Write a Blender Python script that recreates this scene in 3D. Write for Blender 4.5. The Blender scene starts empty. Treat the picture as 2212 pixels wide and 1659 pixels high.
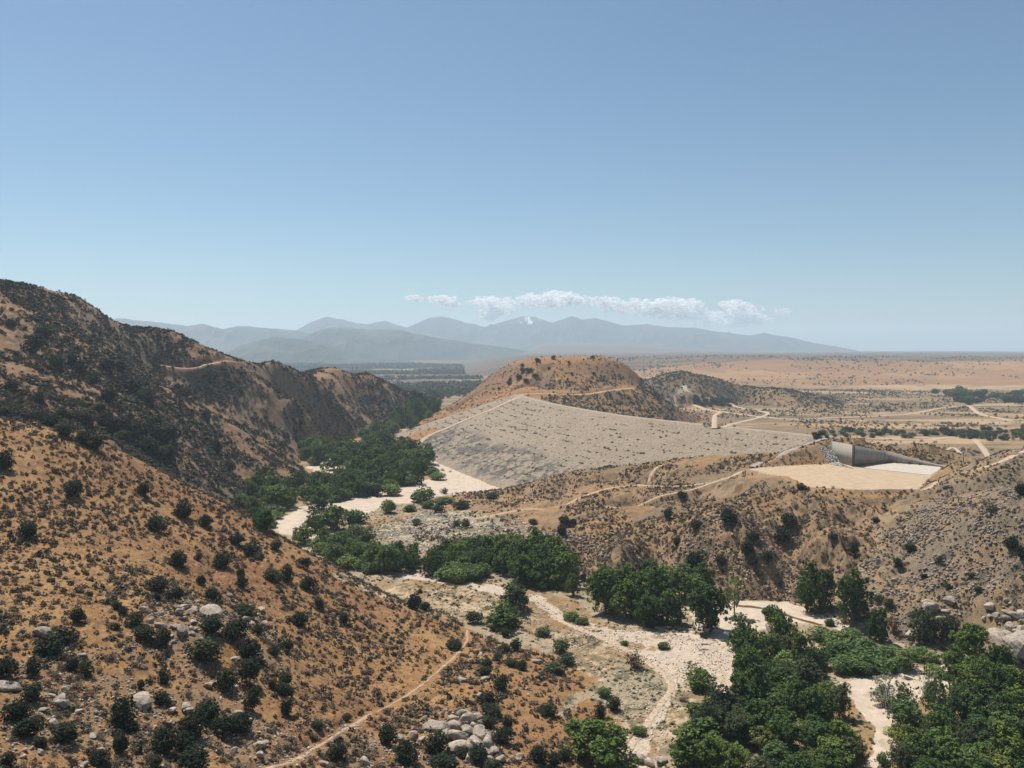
import bpy, math, random
import numpy as np
R = math.radians
rng = np.random.default_rng(7)
random.seed(7)
S = bpy.context.scene
COL = S.collection

# ---------------------------------------------------------------- camera, sky, sun, exposure
FD = 1804.0                 # focal length in the units of a 2212 px wide picture
HZ = 755.0                  # row of the true horizon in that picture
CAMZ = 130.0
PITCH = math.atan((829.5 - HZ) / FD)
cd = bpy.data.cameras.new("camera")
cam = bpy.data.objects.new("camera", cd)
COL.objects.link(cam)
cam.location = (0, 0, CAMZ)
cam.rotation_euler = (R(90) - PITCH, 0, 0)
cd.sensor_width = 36.0
cd.lens = 36.0 * FD / 2212.0
cd.clip_start = 1.0
cd.clip_end = 120000
S.camera = cam

SUN_EL, SUN_AZ = 62.0, -40.0        # azimuth from the view direction, negative = to the left
sv = (math.sin(R(SUN_AZ)) * math.cos(R(SUN_EL)), math.cos(R(SUN_AZ)) * math.cos(R(SUN_EL)), math.sin(R(SUN_EL)))
w = bpy.data.worlds.new("World")
S.world = w
w.use_nodes = True
nt = w.node_tree
nt.nodes.clear()
sky = nt.nodes.new("ShaderNodeTexSky")
sky.sky_type = 'NISHITA'
sky.sun_disc = False
sky.sun_elevation = R(SUN_EL)
sky.sun_rotation = R(SUN_AZ)
sky.altitude = 900
sky.air_density = 1.0
sky.dust_density = 1.3
sky.ozone_density = 2.6
bg = nt.nodes.new("ShaderNodeBackground")
bg.inputs['Strength'].default_value = 0.076
wo = nt.nodes.new("ShaderNodeOutputWorld")
tn = nt.nodes.new("ShaderNodeMix"); tn.data_type = 'RGBA'; tn.blend_type = 'MULTIPLY'
tn.inputs[0].default_value = 1.0; tn.inputs[7].default_value = (0.85, 1.0, 1.0, 1)
nt.links.new(sky.outputs[0], tn.inputs[6]); nt.links.new(tn.outputs[2], bg.inputs[0])
nt.links.new(bg.outputs[0], wo.inputs[0])

ld = bpy.data.lights.new("sun", 'SUN')
ld.energy = 5.0
ld.angle = R(0.5)
ld.color = (1.0, 0.96, 0.90)
sun = bpy.data.objects.new("sun", ld)
COL.objects.link(sun)
from mathutils import Vector
sun.rotation_euler = Vector(sv).to_track_quat('Z', 'Y').to_euler()
S.view_settings.view_transform = 'Standard'
S.view_settings.look = 'None'
S.view_settings.gamma = 1
S.cycles.volume_bounces = 3
S.cycles.transparent_max_bounces = 24
S.view_settings.exposure = 0.36

# ---------------------------------------------------------------- noise
def _h(ix, iy, s):
    n = (ix.astype(np.int64) * 374761393 + iy.astype(np.int64) * 668265263 + s * 974634777) & 0xffffffff
    n = ((n ^ (n >> 13)) * 1274126177) & 0xffffffff
    n = n ^ (n >> 16)
    return (n & 0xffffff).astype(np.float64) / float(0xffffff)
def vn(x, y, s=0):
    ix = np.floor(x); iy = np.floor(y)
    fx = x - ix; fy = y - iy
    fx = fx * fx * fx * (fx * (fx * 6 - 15) + 10); fy = fy * fy * fy * (fy * (fy * 6 - 15) + 10)
    a = _h(ix, iy, s); b = _h(ix + 1, iy, s); c = _h(ix, iy + 1, s); d = _h(ix + 1, iy + 1, s)
    return (a + (b - a) * fx + (c - a) * fy + (a - b - c + d) * fx * fy) * 2 - 1
def fbm(x, y, sc, octs=5, s=0, gain=0.5):
    t = np.zeros(np.shape(x)); a = 1.0; n = 0
    for o in range(octs):
        t += a * vn(x / sc + 17.3 * o, y / sc - 9.1 * o, s + o); n += a
        a *= gain; sc *= 0.5
    return t / n
def ridged(x, y, sc, octs=4, s=0):
    t = np.zeros(np.shape(x)); a = 1.0; n = 0
    for o in range(octs):
        t += a * (1 - 2 * np.abs(vn(x / sc + 5.3 * o, y / sc + 3.1 * o, s + o))); n += a
        a *= 0.5; sc *= 0.5
    return t / n
def sstep(e0, e1, x):
    t = np.clip((x - e0) / (e1 - e0), 0, 1)
    return t * t * (3 - 2 * t)
def smax(a, b, k):
    h = np.clip(0.5 + 0.5 * (a - b) / k, 0, 1)
    return b + (a - b) * h + k * h * (1 - h)

# ---------------------------------------------------------------- picture sight lines -> places
CP, SP = math.cos(PITCH), math.sin(PITCH)
def ray(dx, dy):
    cx = (np.asarray(dx, float) - 1106) / FD; cy = -(np.asarray(dy, float) - 829.5) / FD
    yy = CP + cy * SP
    return cx / yy, (-SP + cy * CP) / yy        # lateral and vertical slope per metre of depth
def at(dx, dy, depth):
    u, v = ray(dx, dy)
    return (float(u * depth), float(depth), float(CAMZ + v * depth))
def az(dx, dy, z):
    u, v = ray(dx, dy)
    return at(dx, dy, (z - CAMZ) / v)

class Hill:
    """thin plate surface through surveyed points, falling away outside them"""
    def __init__(s, pts, reach, fall=0.5):
        p = np.array(pts, float); s.p = p[:, :2]; n = len(p)
        s.c = s.p.mean(0); s.k = np.abs(s.p - s.c).max()
        q = (s.p - s.c) / s.k
        r2 = ((q[:, None] - q[None]) ** 2).sum(2)
        A = np.zeros((n + 3, n + 3)); A[:n, :n] = s.f(r2) + np.eye(n) * 2e-4
        A[:n, n] = 1; A[:n, n + 1:] = q; A[n:, :n] = A[:n, n:].T
        s.w = np.linalg.solve(A, np.concatenate([p[:, 2], [0, 0, 0]])); s.q = q
        s.reach = reach; s.fall = fall
    def f(s, r2):
        return 0.5 * r2 * np.log(r2 + 1e-12)
    def __call__(s, x, y):
        out = np.full(x.shape, -500.0)
        lo = s.p.min(0) - s.reach * 2.5; hi = s.p.max(0) + s.reach * 2.5
        m = (x > lo[0]) & (x < hi[0]) & (y > lo[1]) & (y < hi[1])
        if not m.any(): return out
        X = (x[m] - s.c[0]) / s.k; Y = (y[m] - s.c[1]) / s.k
        z = s.w[-3] + s.w[-2] * X + s.w[-1] * Y; dm = np.full(X.shape, 1e9)
        for i in range(len(s.q)):
            r2 = (X - s.q[i, 0]) ** 2 + (Y - s.q[i, 1]) ** 2
            z += s.w[i] * s.f(r2); dm = np.minimum(dm, r2)
        z -= np.maximum(0, np.sqrt(dm) * s.k - s.reach) * s.fall
        out[m] = z
        return out

def crest(pts, back, drop):
    out = []
    for a, b, d in pts:
        p = at(a, b, d); out.append(p); k = 1 + back * 0.35 / d
        out.append((p[0] * k, p[1] * k, p[2] - drop * 0.22)); k = 1 + back / d
        out.append((p[0] * k, p[1] * k, p[2] - drop))
    return out
near_hill = Hill([at(-500, 840, 400), at(-250, 870, 410), at(0, 905, 420), at(90, 915, 425), at(200, 950, 430), at(270, 985, 430), at(330, 1020, 428), at(400, 1060, 425),
    at(480, 1090, 428), at(560, 1140, 425), at(630, 1180, 420), at(700, 1215, 415), at(780, 1262, 408), at(850, 1298, 400), at(930, 1330, 392), at(1010, 1362, 382),
    at(0, 1659, 165), at(200, 1659, 176), at(400, 1659, 190), at(600, 1659, 203), at(800, 1659, 217), at(1000, 1659, 233), at(1200, 1659, 247), at(1340, 1659, 257),
    at(0, 1450, 205), at(200, 1450, 220), at(400, 1450, 236), at(700, 1450, 288), at(0, 1300, 250), at(400, 1300, 290), at(700, 1300, 358), at(0, 1100, 325), at(200, 1150, 330),
    at(400, 1120, 395), at(200, 1000, 400), at(900, 1400, 342), at(1000, 1500, 290), at(850, 1560, 260), at(1000, 1430, 327), at(1150, 1430, 338), at(1250, 1500, 308), at(1300, 1580, 280),
    at(450, 1350, 262), at(1000, 1590, 252), (60, 90, 3), (-60, 90, 35), (-200, 100, 60), (-300, 200, 80), (-400, 300, 95),
    (-260, 500, 55), (-190, 500, 35), (-130, 485, 12), (-90, 470, -4), (-50, 440, -8), (0, 415, -6), (-500, 520, 90)], 40, 0.4)

left_ridge = Hill(crest([(-300, 560, 860), (-100, 600, 880), (0, 615, 900), (60, 617, 905), (110, 632, 915), (180, 652, 930), (230, 682, 950), (300, 706, 985), (380, 718, 1010), (430, 746, 1030),
    (500, 770, 1060), (550, 789, 1090), (600, 787, 1120), (640, 800, 1160), (670, 806, 1200), (740, 803, 1420), (790, 808, 1470), (830, 828, 1520), (860, 852, 1560)], 110, 40) + [at(705, 812, 1330),
    at(885, 880, 1620),
    at(-200, 650, 740), at(0, 660, 760), at(120, 702, 785), at(250, 768, 805), at(330, 815, 815), at(400, 862, 825), at(520, 932, 850), at(620, 1000, 850), az(655, 1045, 0),
    at(330, 800, 950), at(430, 785, 975), at(450, 850, 960), at(560, 895, 985), at(640, 940, 1010), at(560, 830, 1025), at(650, 870, 1050), at(720, 860, 1300), at(780, 880, 1400),
    at(0, 900, 540), at(100, 905, 560), at(300, 985, 570), at(400, 1050, 605), at(480, 1085, 645), az(520, 1102, 1), at(100, 800, 670), at(250, 870, 668), at(400, 960, 705), at(500, 1015, 755), at(-200, 800, 560),
    az(640, 965, 2), az(700, 950, 4), az(800, 940, 0), az(840, 905, 0), az(875, 890, 0),
    (-600, 1350, 60), (-800, 1250, 120), (-900, 1000, 200), (-600, 1600, 30), (-330, 1900, -10), (-150, 1850, -20), (-900, 1500, 90), (-700, 700, 200)], 60, 0.35)

dam_hill = Hill(crest([(1000, 858, 1480), (1060, 812, 1470), (1100, 788, 1470), (1150, 773, 1460), (1200, 769, 1450), (1290, 768, 1430), (1335, 779, 1420), (1366, 800, 1405)], 90, 25) + [at(945, 890, 1500), at(1384, 832, 1385),
    at(1125, 850, 1290), at(1250, 847, 1300), at(1360, 839, 1340), at(1100, 820, 1400), at(1250, 808, 1375), at(1330, 815, 1375), at(1050, 860, 1370), at(1000, 890, 1330), at(945, 925, 1200),
    at(1400, 850, 1330), at(1440, 872, 1310), at(1478, 912, 1285), at(1200, 866, 1235), at(1300, 882, 1230), at(1400, 900, 1215), az(900, 915, 3), az(838, 957, -1), az(895, 975, 0), at(1500, 900, 1500),
    (50, 1680, 40), (180, 1680, 30), (-80, 1650, -5), (330, 1450, -5), (120, 1800, 0), (250, 1100, 0), (150, 1120, 15)], 45, 0.6)

mid_hill = Hill([az(1100, 1057, -1), az(1200, 1027, 14), az(1300, 1011, 24), az(1400, 1001, 31), az(1500, 991, 38), az(1650, 976, 46), az(1740, 966, 52), az(1790, 952, 58.5),
    az(1300, 1060, 20), az(1450, 1050, 26), az(1560, 1030, 34), az(1640, 1006, 45.5), az(1780, 978, 55), az(1830, 962, 59), az(1900, 965, 58),
    az(1650, 1018, 44), az(1720, 1050, 44), az(1850, 1057, 44), az(1980, 1055, 44), az(2030, 1016, 46),
    az(1100, 1100, 5), az(1000, 1100, 1.5), az(900, 1150, 0.5), az(1200, 1110, 13), az(1350, 1120, 21), az(1500, 1110, 28), az(1650, 1100, 34), az(1800, 1090, 38), az(1000, 1065, 0),
    az(1050, 1165, 4), az(1200, 1168, 13), az(1350, 1166, 20), az(1500, 1156, 25), az(1650, 1160, 28), az(1750, 1160, 28),
    az(1100, 1190, 0), az(1250, 1225, 0), az(1400, 1242, 0), az(1500, 1272, 0), az(1600, 1296, 0), az(1690, 1300, 0), az(1720, 1225, 11), az(1800, 1140, 27), az(1900, 1095, 37),
    (110, 820, 10), (210, 770, 30), (270, 700, 48), (330, 640, 54), (300, 760, 5), (400, 700, 10), (60, 860, -10)], 30, 0.7)

right_hill = Hill([az(2212, 955, 75), az(2150, 985, 66), az(2100, 1001, 61), az(2035, 1024, 50), az(1990, 1055, 44), az(2100, 1100, 50), az(2212, 1100, 56), az(2000, 1150, 36), az(1900, 1140, 33),
    az(1850, 1200, 23), az(1750, 1240, 10), az(1950, 1280, 15), az(2100, 1250, 24), az(2212, 1250, 31), az(1750, 1312, 0), az(1850, 1372, 0), az(1950, 1392, 0), az(2080, 1400, 1), az(2150, 1385, 6), az(2212, 1370, 14), az(2212, 1450, 5),
    at(2350, 1400, 345), at(2500, 935, 480), at(2500, 1150, 410), at(2500, 1350, 340), at(2900, 930, 470), at(2900, 1300, 360), (300, 560, 44), (330, 620, 30), (400, 640, 30), (520, 640, 60), (700, 700, 70), (200, 285, -3), (170, 180, -8), (250, 200, -8), (330, 240, -4), (420, 260, 5), (300, 120, -10)], 35, 0.6)

far_knoll = Hill([at(1385, 835, 2000), at(1430, 814, 2000), at(1480, 804, 2050), at(1560, 824, 2050), at(1650, 848, 2000), at(1720, 857, 1950), az(1480, 862, 0), az(1600, 872, 0), az(1400, 858, 0), (380, 2400, 30), (560, 2400, 10), (820, 2100, -5), (250, 2300, 20)], 90, 0.3)
HILLS = [near_hill, left_ridge, dam_hill, mid_hill, right_hill, far_knoll]

def height(x, y):
    """ground height and which landform each place belongs to"""
    u = x / y
    n1 = fbm(x, y, 60, 5, 11); n2 = ridged(x, y, 90, 5, 31)
    z = 0.5 * fbm(x, y, 50, 4, 3) + 0.25 * fbm(x, y, 5, 3, 4)
    z = z + 14 * sstep(2200, 6000, y) * fbm(x, y, 900, 4, 90)
    ids = np.zeros(x.shape, int)
    # far tableland on the right
    edge = 2950 + 350 * fbm(x, y, 700, 4, 55) + 500 * (1 - sstep(0.1, 0.35, u))
    mesa = (70 * sstep(0, 1500, y - edge) + 12 * sstep(0, 260, y - edge)) * sstep(-0.065, 0.03, u - 0.02 * fbm(x, y, 900, 3, 5))
    mesa = mesa + sstep(3, 45, mesa) * 15 * (ridged(x, y, 420, 4, 77) - 0.3)
    far = 150 * np.exp(-((y - 13500) / 1900) ** 2) * sstep(0.0, 0.045, u) * (1 - sstep(0.12, 0.27, u))
    mesa = mesa + far
    ids[mesa > 1.5] = 7
    z = z + mesa
    amp = [(1.1, 0.9), (2.6, 6.5), (2.5, 3.0), (1.3, 2.0), (2.0, 4.0), (2, 3)]
    for i, h in enumerate(HILLS):
        hz = h(x, y)
        m = hz > -40
        a1, a2 = amp[i]
        dz = np.zeros(x.shape)
        k = np.clip((hz[m] + 0) / 20, 0.0, 1)
        dz[m] = k * (a1 * n1[m] + a2 * (n2[m] - 0.35) * 0.6)
        if i in (3, 4, 1):      # crags
            xm, ym = x[m], y[m]
            crag = ridged(xm, ym, {1: 22, 3: 15, 4: 17}[i], 4, 61 + i) 
            mask = sstep(-0.1, 0.5, fbm(xm, ym, 120, 2, 71))
            if i == 3: mask = sstep(505, 475, ym) * 1.8 + mask * 0.2
            if i == 4: mask = 0.4 + mask * 0.6
            dz[m] += k * (crag - 0.35) * {1: 2.2, 3: 3.4, 4: 4.6}[i] * np.clip(mask, 0, 1.8)
            dz[m] += k * 0.9 * fbm(xm, ym, 5, 3, 81) * np.clip(mask, 0.3, 1) + k * 1.0 * (ridged(xm, ym, 11, 3, 83) - 0.3)
        if i == 0: dz[m] += 0.4 * fbm(x[m], y[m], 7, 4, 21) + k * 0.5 * ridged(x[m], y[m], 26, 3, 25)
        hz = hz + dz
        better = hz > z - 0.1
        ids = np.where(better, i + 1, ids)
        z = smax(hz, z, 1.2)
    # spillway floor cut level
    return z, ids

# ---------------------------------------------------------------- the terrain grid (finer where the eye is near)
uu = np.concatenate([np.linspace(-1.15, -0.66, 60)[:-1], np.linspace(-0.66, 0.66, 900), np.linspace(0.66, 1.15, 60)[1:]])
yy = [95.0]
while yy[-1] < 30000:
    r = 1.0024 if yy[-1] < 1700 else (1.0045 if yy[-1] < 4500 else 1.015)
    yy.append(yy[-1] * r)
yy = np.array(yy)
U, Y = np.meshgrid(uu, yy)
X = U * Y
Z, ID = height(X, Y)
# excavated spillway floor
def pip(x, y, poly):
    inside = np.zeros(np.shape(x), bool)
    n = len(poly)
    for i in range(n):
        x1, y1 = poly[i][:2]; x2, y2 = poly[(i + 1) % n][:2]
        c = ((y1 > y) != (y2 > y))
        xi = (x2 - x1) * (y - y1) / (y2 - y1 + 1e-12) + x1
        inside ^= c & (x < xi)
    return inside
SPILL = [az(1612, 1013, 44), az(1660, 1009, 44), az(1755, 1004, 44), az(1815, 1002, 44), az(1850, 1008, 44), az(1900, 999, 44), az(2040, 1009, 44), az(2010, 1030, 44), az(1985, 1057, 44), az(1850, 1058, 44), az(1745, 1052, 44), az(1715, 1036, 44)]
_sx = np.array([p[0] for p in SPILL]); _sy = np.array([p[1] for p in SPILL])
def polydist(x, y, poly):
    d = np.full(np.shape(x), 1e9); n = len(poly)
    for i in range(n):
        x1, y1 = poly[i][:2]; x2, y2 = poly[(i + 1) % n][:2]
        t = np.clip(((x - x1) * (x2 - x1) + (y - y1) * (y2 - y1)) / ((x2 - x1) ** 2 + (y2 - y1) ** 2 + 1e-9), 0, 1)
        d = np.minimum(d, np.hypot(x - x1 - t * (x2 - x1), y - y1 - t * (y2 - y1)))
    return d
bb = (X > _sx.min() - 60) & (X < _sx.max() + 60) & (Y > _sy.min() - 60) & (Y < _sy.max() + 60)
ins = np.zeros(X.shape, bool); ins[bb] = pip(X[bb], Y[bb], SPILL)
dd = np.full(X.shape, 1e9); dd[bb] = polydist(X[bb], Y[bb], SPILL)
Zs = Z.copy()
WALLP = [(*az(1843, 1007.5, 44)[:2], 59.6), (*az(1880, 1003, 44)[:2], 56.0), (*az(1920, 999.3, 44)[:2], 52.2), (*az(1992, 1005, 44)[:2], 47.4), (*az(2044, 1010, 44)[:2], 44.8)]
Z = np.where(ins, 44 + 0.06 * fbm(X, Y, 8, 3, 5), Z)
lim = 44 + np.maximum(dd - 1.5, 0) * 0.75
near = (~ins) & (dd < 40)
Z = np.where(near, np.minimum(Z, np.where(dd < 3, 44.3, lim + 0.3)), Z)
wd_ = np.full(X.shape, 1e9); wz_ = np.zeros(X.shape)
for i in range(4):
    (xa, ya, za), (xb, yb, zb) = WALLP[i], WALLP[i + 1]
    t = np.clip(((X - xa) * (xb - xa) + (Y - ya) * (yb - ya)) / ((xb - xa) ** 2 + (yb - ya) ** 2), 0, 1); d_ = np.hypot(X - xa - t * (xb - xa), Y - ya - t * (yb - ya))
    m = d_ < wd_; wd_ = np.where(m, d_, wd_); wz_ = np.where(m, za + t * (zb - za), wz_)
bw = (~ins) & (wd_ < 26) & (wd_ < dd + 3.0)
Z = np.where(bw & (wd_ <= 2.8), 43.9, Z)
k_ = sstep(2, 26, wd_); Z = np.where(bw & (wd_ > 2.8), (wz_ - 0.5) * (1 - k_) + np.minimum(Zs, wz_ + 3) * k_, Z)
ID = np.where(ins, 8, ID)

CREST = np.array([at(1118, 853.5, 1290)[:2], at(1125, 855, 1263)[:2], at(1200, 873, 1070)[:2], at(1330, 895.5, 899)[:2], at(1500, 915, 789)[:2], at(1650, 930, 722)[:2], at(1785, 944, 668)[:2]])
def smooth_line(P, n, closed=False):
    P = np.asarray(P, float)
    d = np.r_[0, np.cumsum(np.sqrt((np.diff(P, axis=0) ** 2).sum(1)))]
    # Catmull-Rom through the points
    t = np.linspace(0, d[-1], n); out = np.zeros((n, P.shape[1]))
    k = np.clip(np.searchsorted(d, t, 'right') - 1, 0, len(P) - 2)
    f = ((t - d[k]) / np.maximum(d[k + 1] - d[k], 1e-9))[:, None]
    Pm = np.vstack([2 * P[0] - P[1], P, 2 * P[-1] - P[-2]])
    p0, p1, p2, p3 = Pm[k], Pm[k + 1], Pm[k + 2], Pm[k + 3]
    return 0.5 * (2 * p1 + (p2 - p0) * f + (2 * p0 - 5 * p1 + 4 * p2 - p3) * f ** 2 + (3 * p1 - p0 - 3 * p2 + p3) * f ** 3)
CL = smooth_line(CREST, 40)
def dam_height(x, y):
    best = np.full(x.shape, 1e9); tt = np.zeros(x.shape); side = np.ones(x.shape)
    n = len(CL) - 1
    for i in range(n):
        a = CL[i]; b = CL[i + 1]; e = b - a; L2 = (e ** 2).sum()
        t = np.clip(((x - a[0]) * e[0] + (y - a[1]) * e[1]) / L2, 0, 1)
        d = np.hypot(x - a[0] - t * e[0], y - a[1] - t * e[1])
        m = d < best
        best = np.where(m, d, best); tt = np.where(m, (i + t) / n, tt)
        side = np.where(m, np.sign(e[0] * (y - a[1]) - e[1] * (x - a[0])), side)
    Du = np.interp(tt, [0, .3, .6, 1], [186, 170, 162, 148]); Du = np.where(side < 0, Du, 150.0)
    cw = 4.5
    z = 60.0 * (1 - np.maximum(best - cw, 0) / (Du - cw))
    return z, tt, best, side
DZ = np.full(X.shape, -99.0); DT = np.zeros(X.shape); DB = np.full(X.shape, 999.0)
_m = (X > -330) & (X < 480) & (Y > 480) & (Y < 1480)
DZ[_m], DT[_m], DB[_m], DS = dam_height(X[_m], Y[_m])
DSF = np.ones(X.shape); DSF[_m] = DS
DZ = DZ + np.where(DB > 6, 0.15 * fbm(X, Y, 5, 3, 400) + 0.4 * fbm(X, Y, 40, 3, 401), 0)
DZ = np.where(ins | (dd < 30), -99, DZ)
TOP = np.maximum(Z, DZ)

def gidx(x, y):
    u = x / y
    fi = np.interp(u, uu, np.arange(len(uu))); fj = np.interp(y, yy, np.arange(len(yy)))
    return fi, fj
def gz(x, y, F=None):
    F = TOP if F is None else F
    x = np.asarray(x, float); y = np.asarray(y, float)
    fi, fj = gidx(x, y)
    i = np.minimum(fi.astype(int), len(uu) - 2); j = np.minimum(fj.astype(int), len(yy) - 2)
    a = fi - i; b = fj - j
    return F[j, i] * (1 - a) * (1 - b) + F[j, i + 1] * a * (1 - b) + F[j + 1, i] * (1 - a) * b + F[j + 1, i + 1] * a * b
def gid(x, y):
    fi, fj = gidx(np.asarray(x, float), np.asarray(y, float))
    return ID[np.clip(np.rint(fj).astype(int), 0, len(yy) - 1), np.clip(np.rint(fi).astype(int), 0, len(uu) - 1)]
def hit(dx, dy, ymin=0):
    """where a sight line first meets the ground"""
    u, v = ray(dx, dy)
    fi = float(np.interp(u, uu, np.arange(len(uu)))); i = min(int(fi), len(uu) - 2); a = fi - i
    colz = TOP[:, i] * (1 - a) + TOP[:, i + 1] * a
    rz = CAMZ + v * yy
    k = np.nonzero((colz >= rz) & (yy > ymin))[0]
    if len(k) == 0: k = [len(yy) - 1]
    k = k[0]
    if k > 0 and yy[k - 1] > ymin:
        d0 = rz[k - 1] - colz[k - 1]; d1 = rz[k] - colz[k]
        t = d0 / (d0 - d1 + 1e-9); t = min(max(t, 0), 1)
        y = yy[k - 1] + t * (yy[k] - yy[k - 1])
    else: y = yy[k]
    return (float(u * y), float(y), float(gz(u * y, y)))
def hpoly(pts, ymin=0): return [hit(a, b, ymin) for a, b in pts]

# ---------------------------------------------------------------- road beds levelled into the ground
ROADS = [
    ([(1125, 856), (1060, 885), (1010, 905), (960, 927), (925, 942), (906, 957), (900, 972)], 8),
    ([(1122, 853), (1200, 851), (1300, 846), (1365, 839)], 7),
    ([(1785, 946), (1745, 961), (1685, 984), (1625, 1010)], 6.5),
    ([(1621, 1010), (1531, 1042), (1450, 1050), (1376, 1050), (1306, 1058), (1231, 1080), (1156, 1097), (1106, 1105), (1050, 1115), (1000, 1118)], 3.6),
    ([(1376, 1050), (1406, 1027), (1431, 1005)], 3),
    ([(1606, 1018), (1506, 1057), (1406, 1080), (1306, 1096)], 3),
    ([(1992, 1062), (2025, 1042), (2060, 1029), (2110, 1013), (2160, 996), (2205, 977), (2270, 962)], 4.5),
    ([(1010, 1362), (1007, 1388), (985, 1415), (950, 1448), (905, 1485), (850, 1520), (800, 1545), (750, 1572), (705, 1600)], 1.7),
    ([(800, 1545), (740, 1580), (690, 1610), (640, 1640), (560, 1665)], 2.4),
    ([(1546, 920), (1543, 907), (1548, 895), (1558, 889)], 8),
    ([(1558, 924), (1586, 915), (1646, 900), (1656, 891), (1606, 882), (1576, 870)], 8),
    ([(1476, 832), (1490, 848), (1536, 862)], 10),
    ([(1500, 871), (1560, 890), (1700, 905), (1806, 902), (1956, 895), (2031, 882), (2096, 877), (2156, 875), (2260, 879)], 11),
    ([(2096, 878), (2121, 895), (2190, 909)], 11),
    ([(1920, 949), (2000, 950), (2106, 950), (2260, 950)], 9),
    ([(1940, 964), (2060, 967), (2200, 972)], 5),
    ([(342, 787), (432, 791), (533, 791)], 4),
    ([(1190, 1330), (1240, 1355), (1300, 1378), (1400, 1432), (1450, 1480), (1420, 1530), (1365, 1610), (1345, 1659)], 3.5),
    ([(1590, 1308), (1646, 1314), (1725, 1337), (1775, 1350)], 4),
]
ROADL = []; ROADM = np.zeros(X.shape)
for pts_, w_ in ROADS:
    P_ = [hit(a, b)[:2] for a, b in pts_]; L_ = np.sqrt((np.diff(np.array(P_), axis=0) ** 2).sum(1)).sum(); n_ = int(max(14, L_ / max(1.0, np.mean([p[1] for p in P_]) * 0.003)))
    Q_ = smooth_line(P_, n_); z_ = gz(Q_[:, 0], Q_[:, 1]); k_ = 2 + n_ // 25
    zp = np.pad(z_, k_, mode='edge'); z_ = np.convolve(zp, np.ones(2 * k_ + 1) / (2 * k_ + 1), 'valid'); ROADL.append((Q_, z_, w_))
    pad = w_ / 2 + 8; b_ = np.nonzero(((X > Q_[:, 0].min() - pad) & (X < Q_[:, 0].max() + pad) & (Y > Q_[:, 1].min() - pad) & (Y < Q_[:, 1].max() + pad)).ravel())[0]
    xx, y2 = X.ravel()[b_], Y.ravel()[b_]; bd = np.full(len(b_), 1e9); bz = np.zeros(len(b_))
    for i in range(n_ - 1):
        e = Q_[i + 1] - Q_[i]; t = np.clip(((xx - Q_[i, 0]) * e[0] + (y2 - Q_[i, 1]) * e[1]) / ((e ** 2).sum() + 1e-9), 0, 1)
        d = np.hypot(xx - Q_[i, 0] - t * e[0], y2 - Q_[i, 1] - t * e[1]); m = d < bd; bd = np.where(m, d, bd); bz = np.where(m, z_[i] + t * (z_[i + 1] - z_[i]), bz)
    soft = max(2.0, Q_[:, 1].mean() * 0.004); k2 = 1 - sstep(w_ / 2 + soft * 0.5, w_ / 2 + soft * 1.8, bd); rm_ = ROADM.ravel(); rm_[b_] = np.maximum(rm_[b_], bd < w_ / 2 + 0.7); ROADM = rm_.reshape(X.shape)
    for A_ in (Z, DZ):
        f_ = A_.ravel(); o_ = f_[b_]; ok = o_ > -20
        if A_ is DZ: ok &= np.abs(o_ - bz) < 6
        f_[b_] = np.where(ok, o_ + (np.minimum(bz, bz) - 0.05 - o_) * k2, o_); A_[:] = f_.reshape(A_.shape)
    TOP = np.maximum(Z, DZ)

# ---------------------------------------------------------------- materials
def new_mat(name):
    m = bpy.data.materials.new(name); m.use_nodes = True
    n = m.node_tree; b = n.nodes["Principled BSDF"]
    b.inputs['Roughness'].default_value = 0.9
    b.inputs['Specular IOR Level'].default_value = 0.15
    return m, n, b
def node(n, t, **k):
    x = n.nodes.new(t)
    for a, v in k.items():
        if a in x.inputs.keys(): x.inputs[a].default_value = v
        else: setattr(x, a, v)
    return x
def mixcol(n, fac, a, b, mode='MIX'):
    x = n.nodes.new("ShaderNodeMix"); x.data_type = 'RGBA'; x.blend_type = mode
    for s, v in ((0, fac), (6, a), (7, b)):
        if hasattr(v, 'links') or isinstance(v, bpy.types.NodeSocket): n.links.new(v, x.inputs[s])
        else: x.inputs[s].default_value = v if s == 0 or len(v) == 4 else (*v, 1)
    return x.outputs[2]
def ramp(n, fac, stops):
    x = n.nodes.new("ShaderNodeValToRGB"); e = x.color_ramp.elements
    while len(e) < len(stops): e.new(0.5)
    for i, (p, c) in enumerate(stops): e[i].position = p; e[i].color = c if len(c) == 4 else (*c, 1)
    n.links.new(fac, x.inputs[0]); return x.outputs[0]
def noise_tex(n, scale, detail=4, rough=0.55, vec=None):
    x = node(n, "ShaderNodeTexNoise"); x.inputs['Scale'].default_value = scale
    x.inputs['Detail'].default_value = detail; x.inputs['Roughness'].default_value = rough
    if vec: n.links.new(vec, x.inputs['Vector'])
    return x

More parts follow.
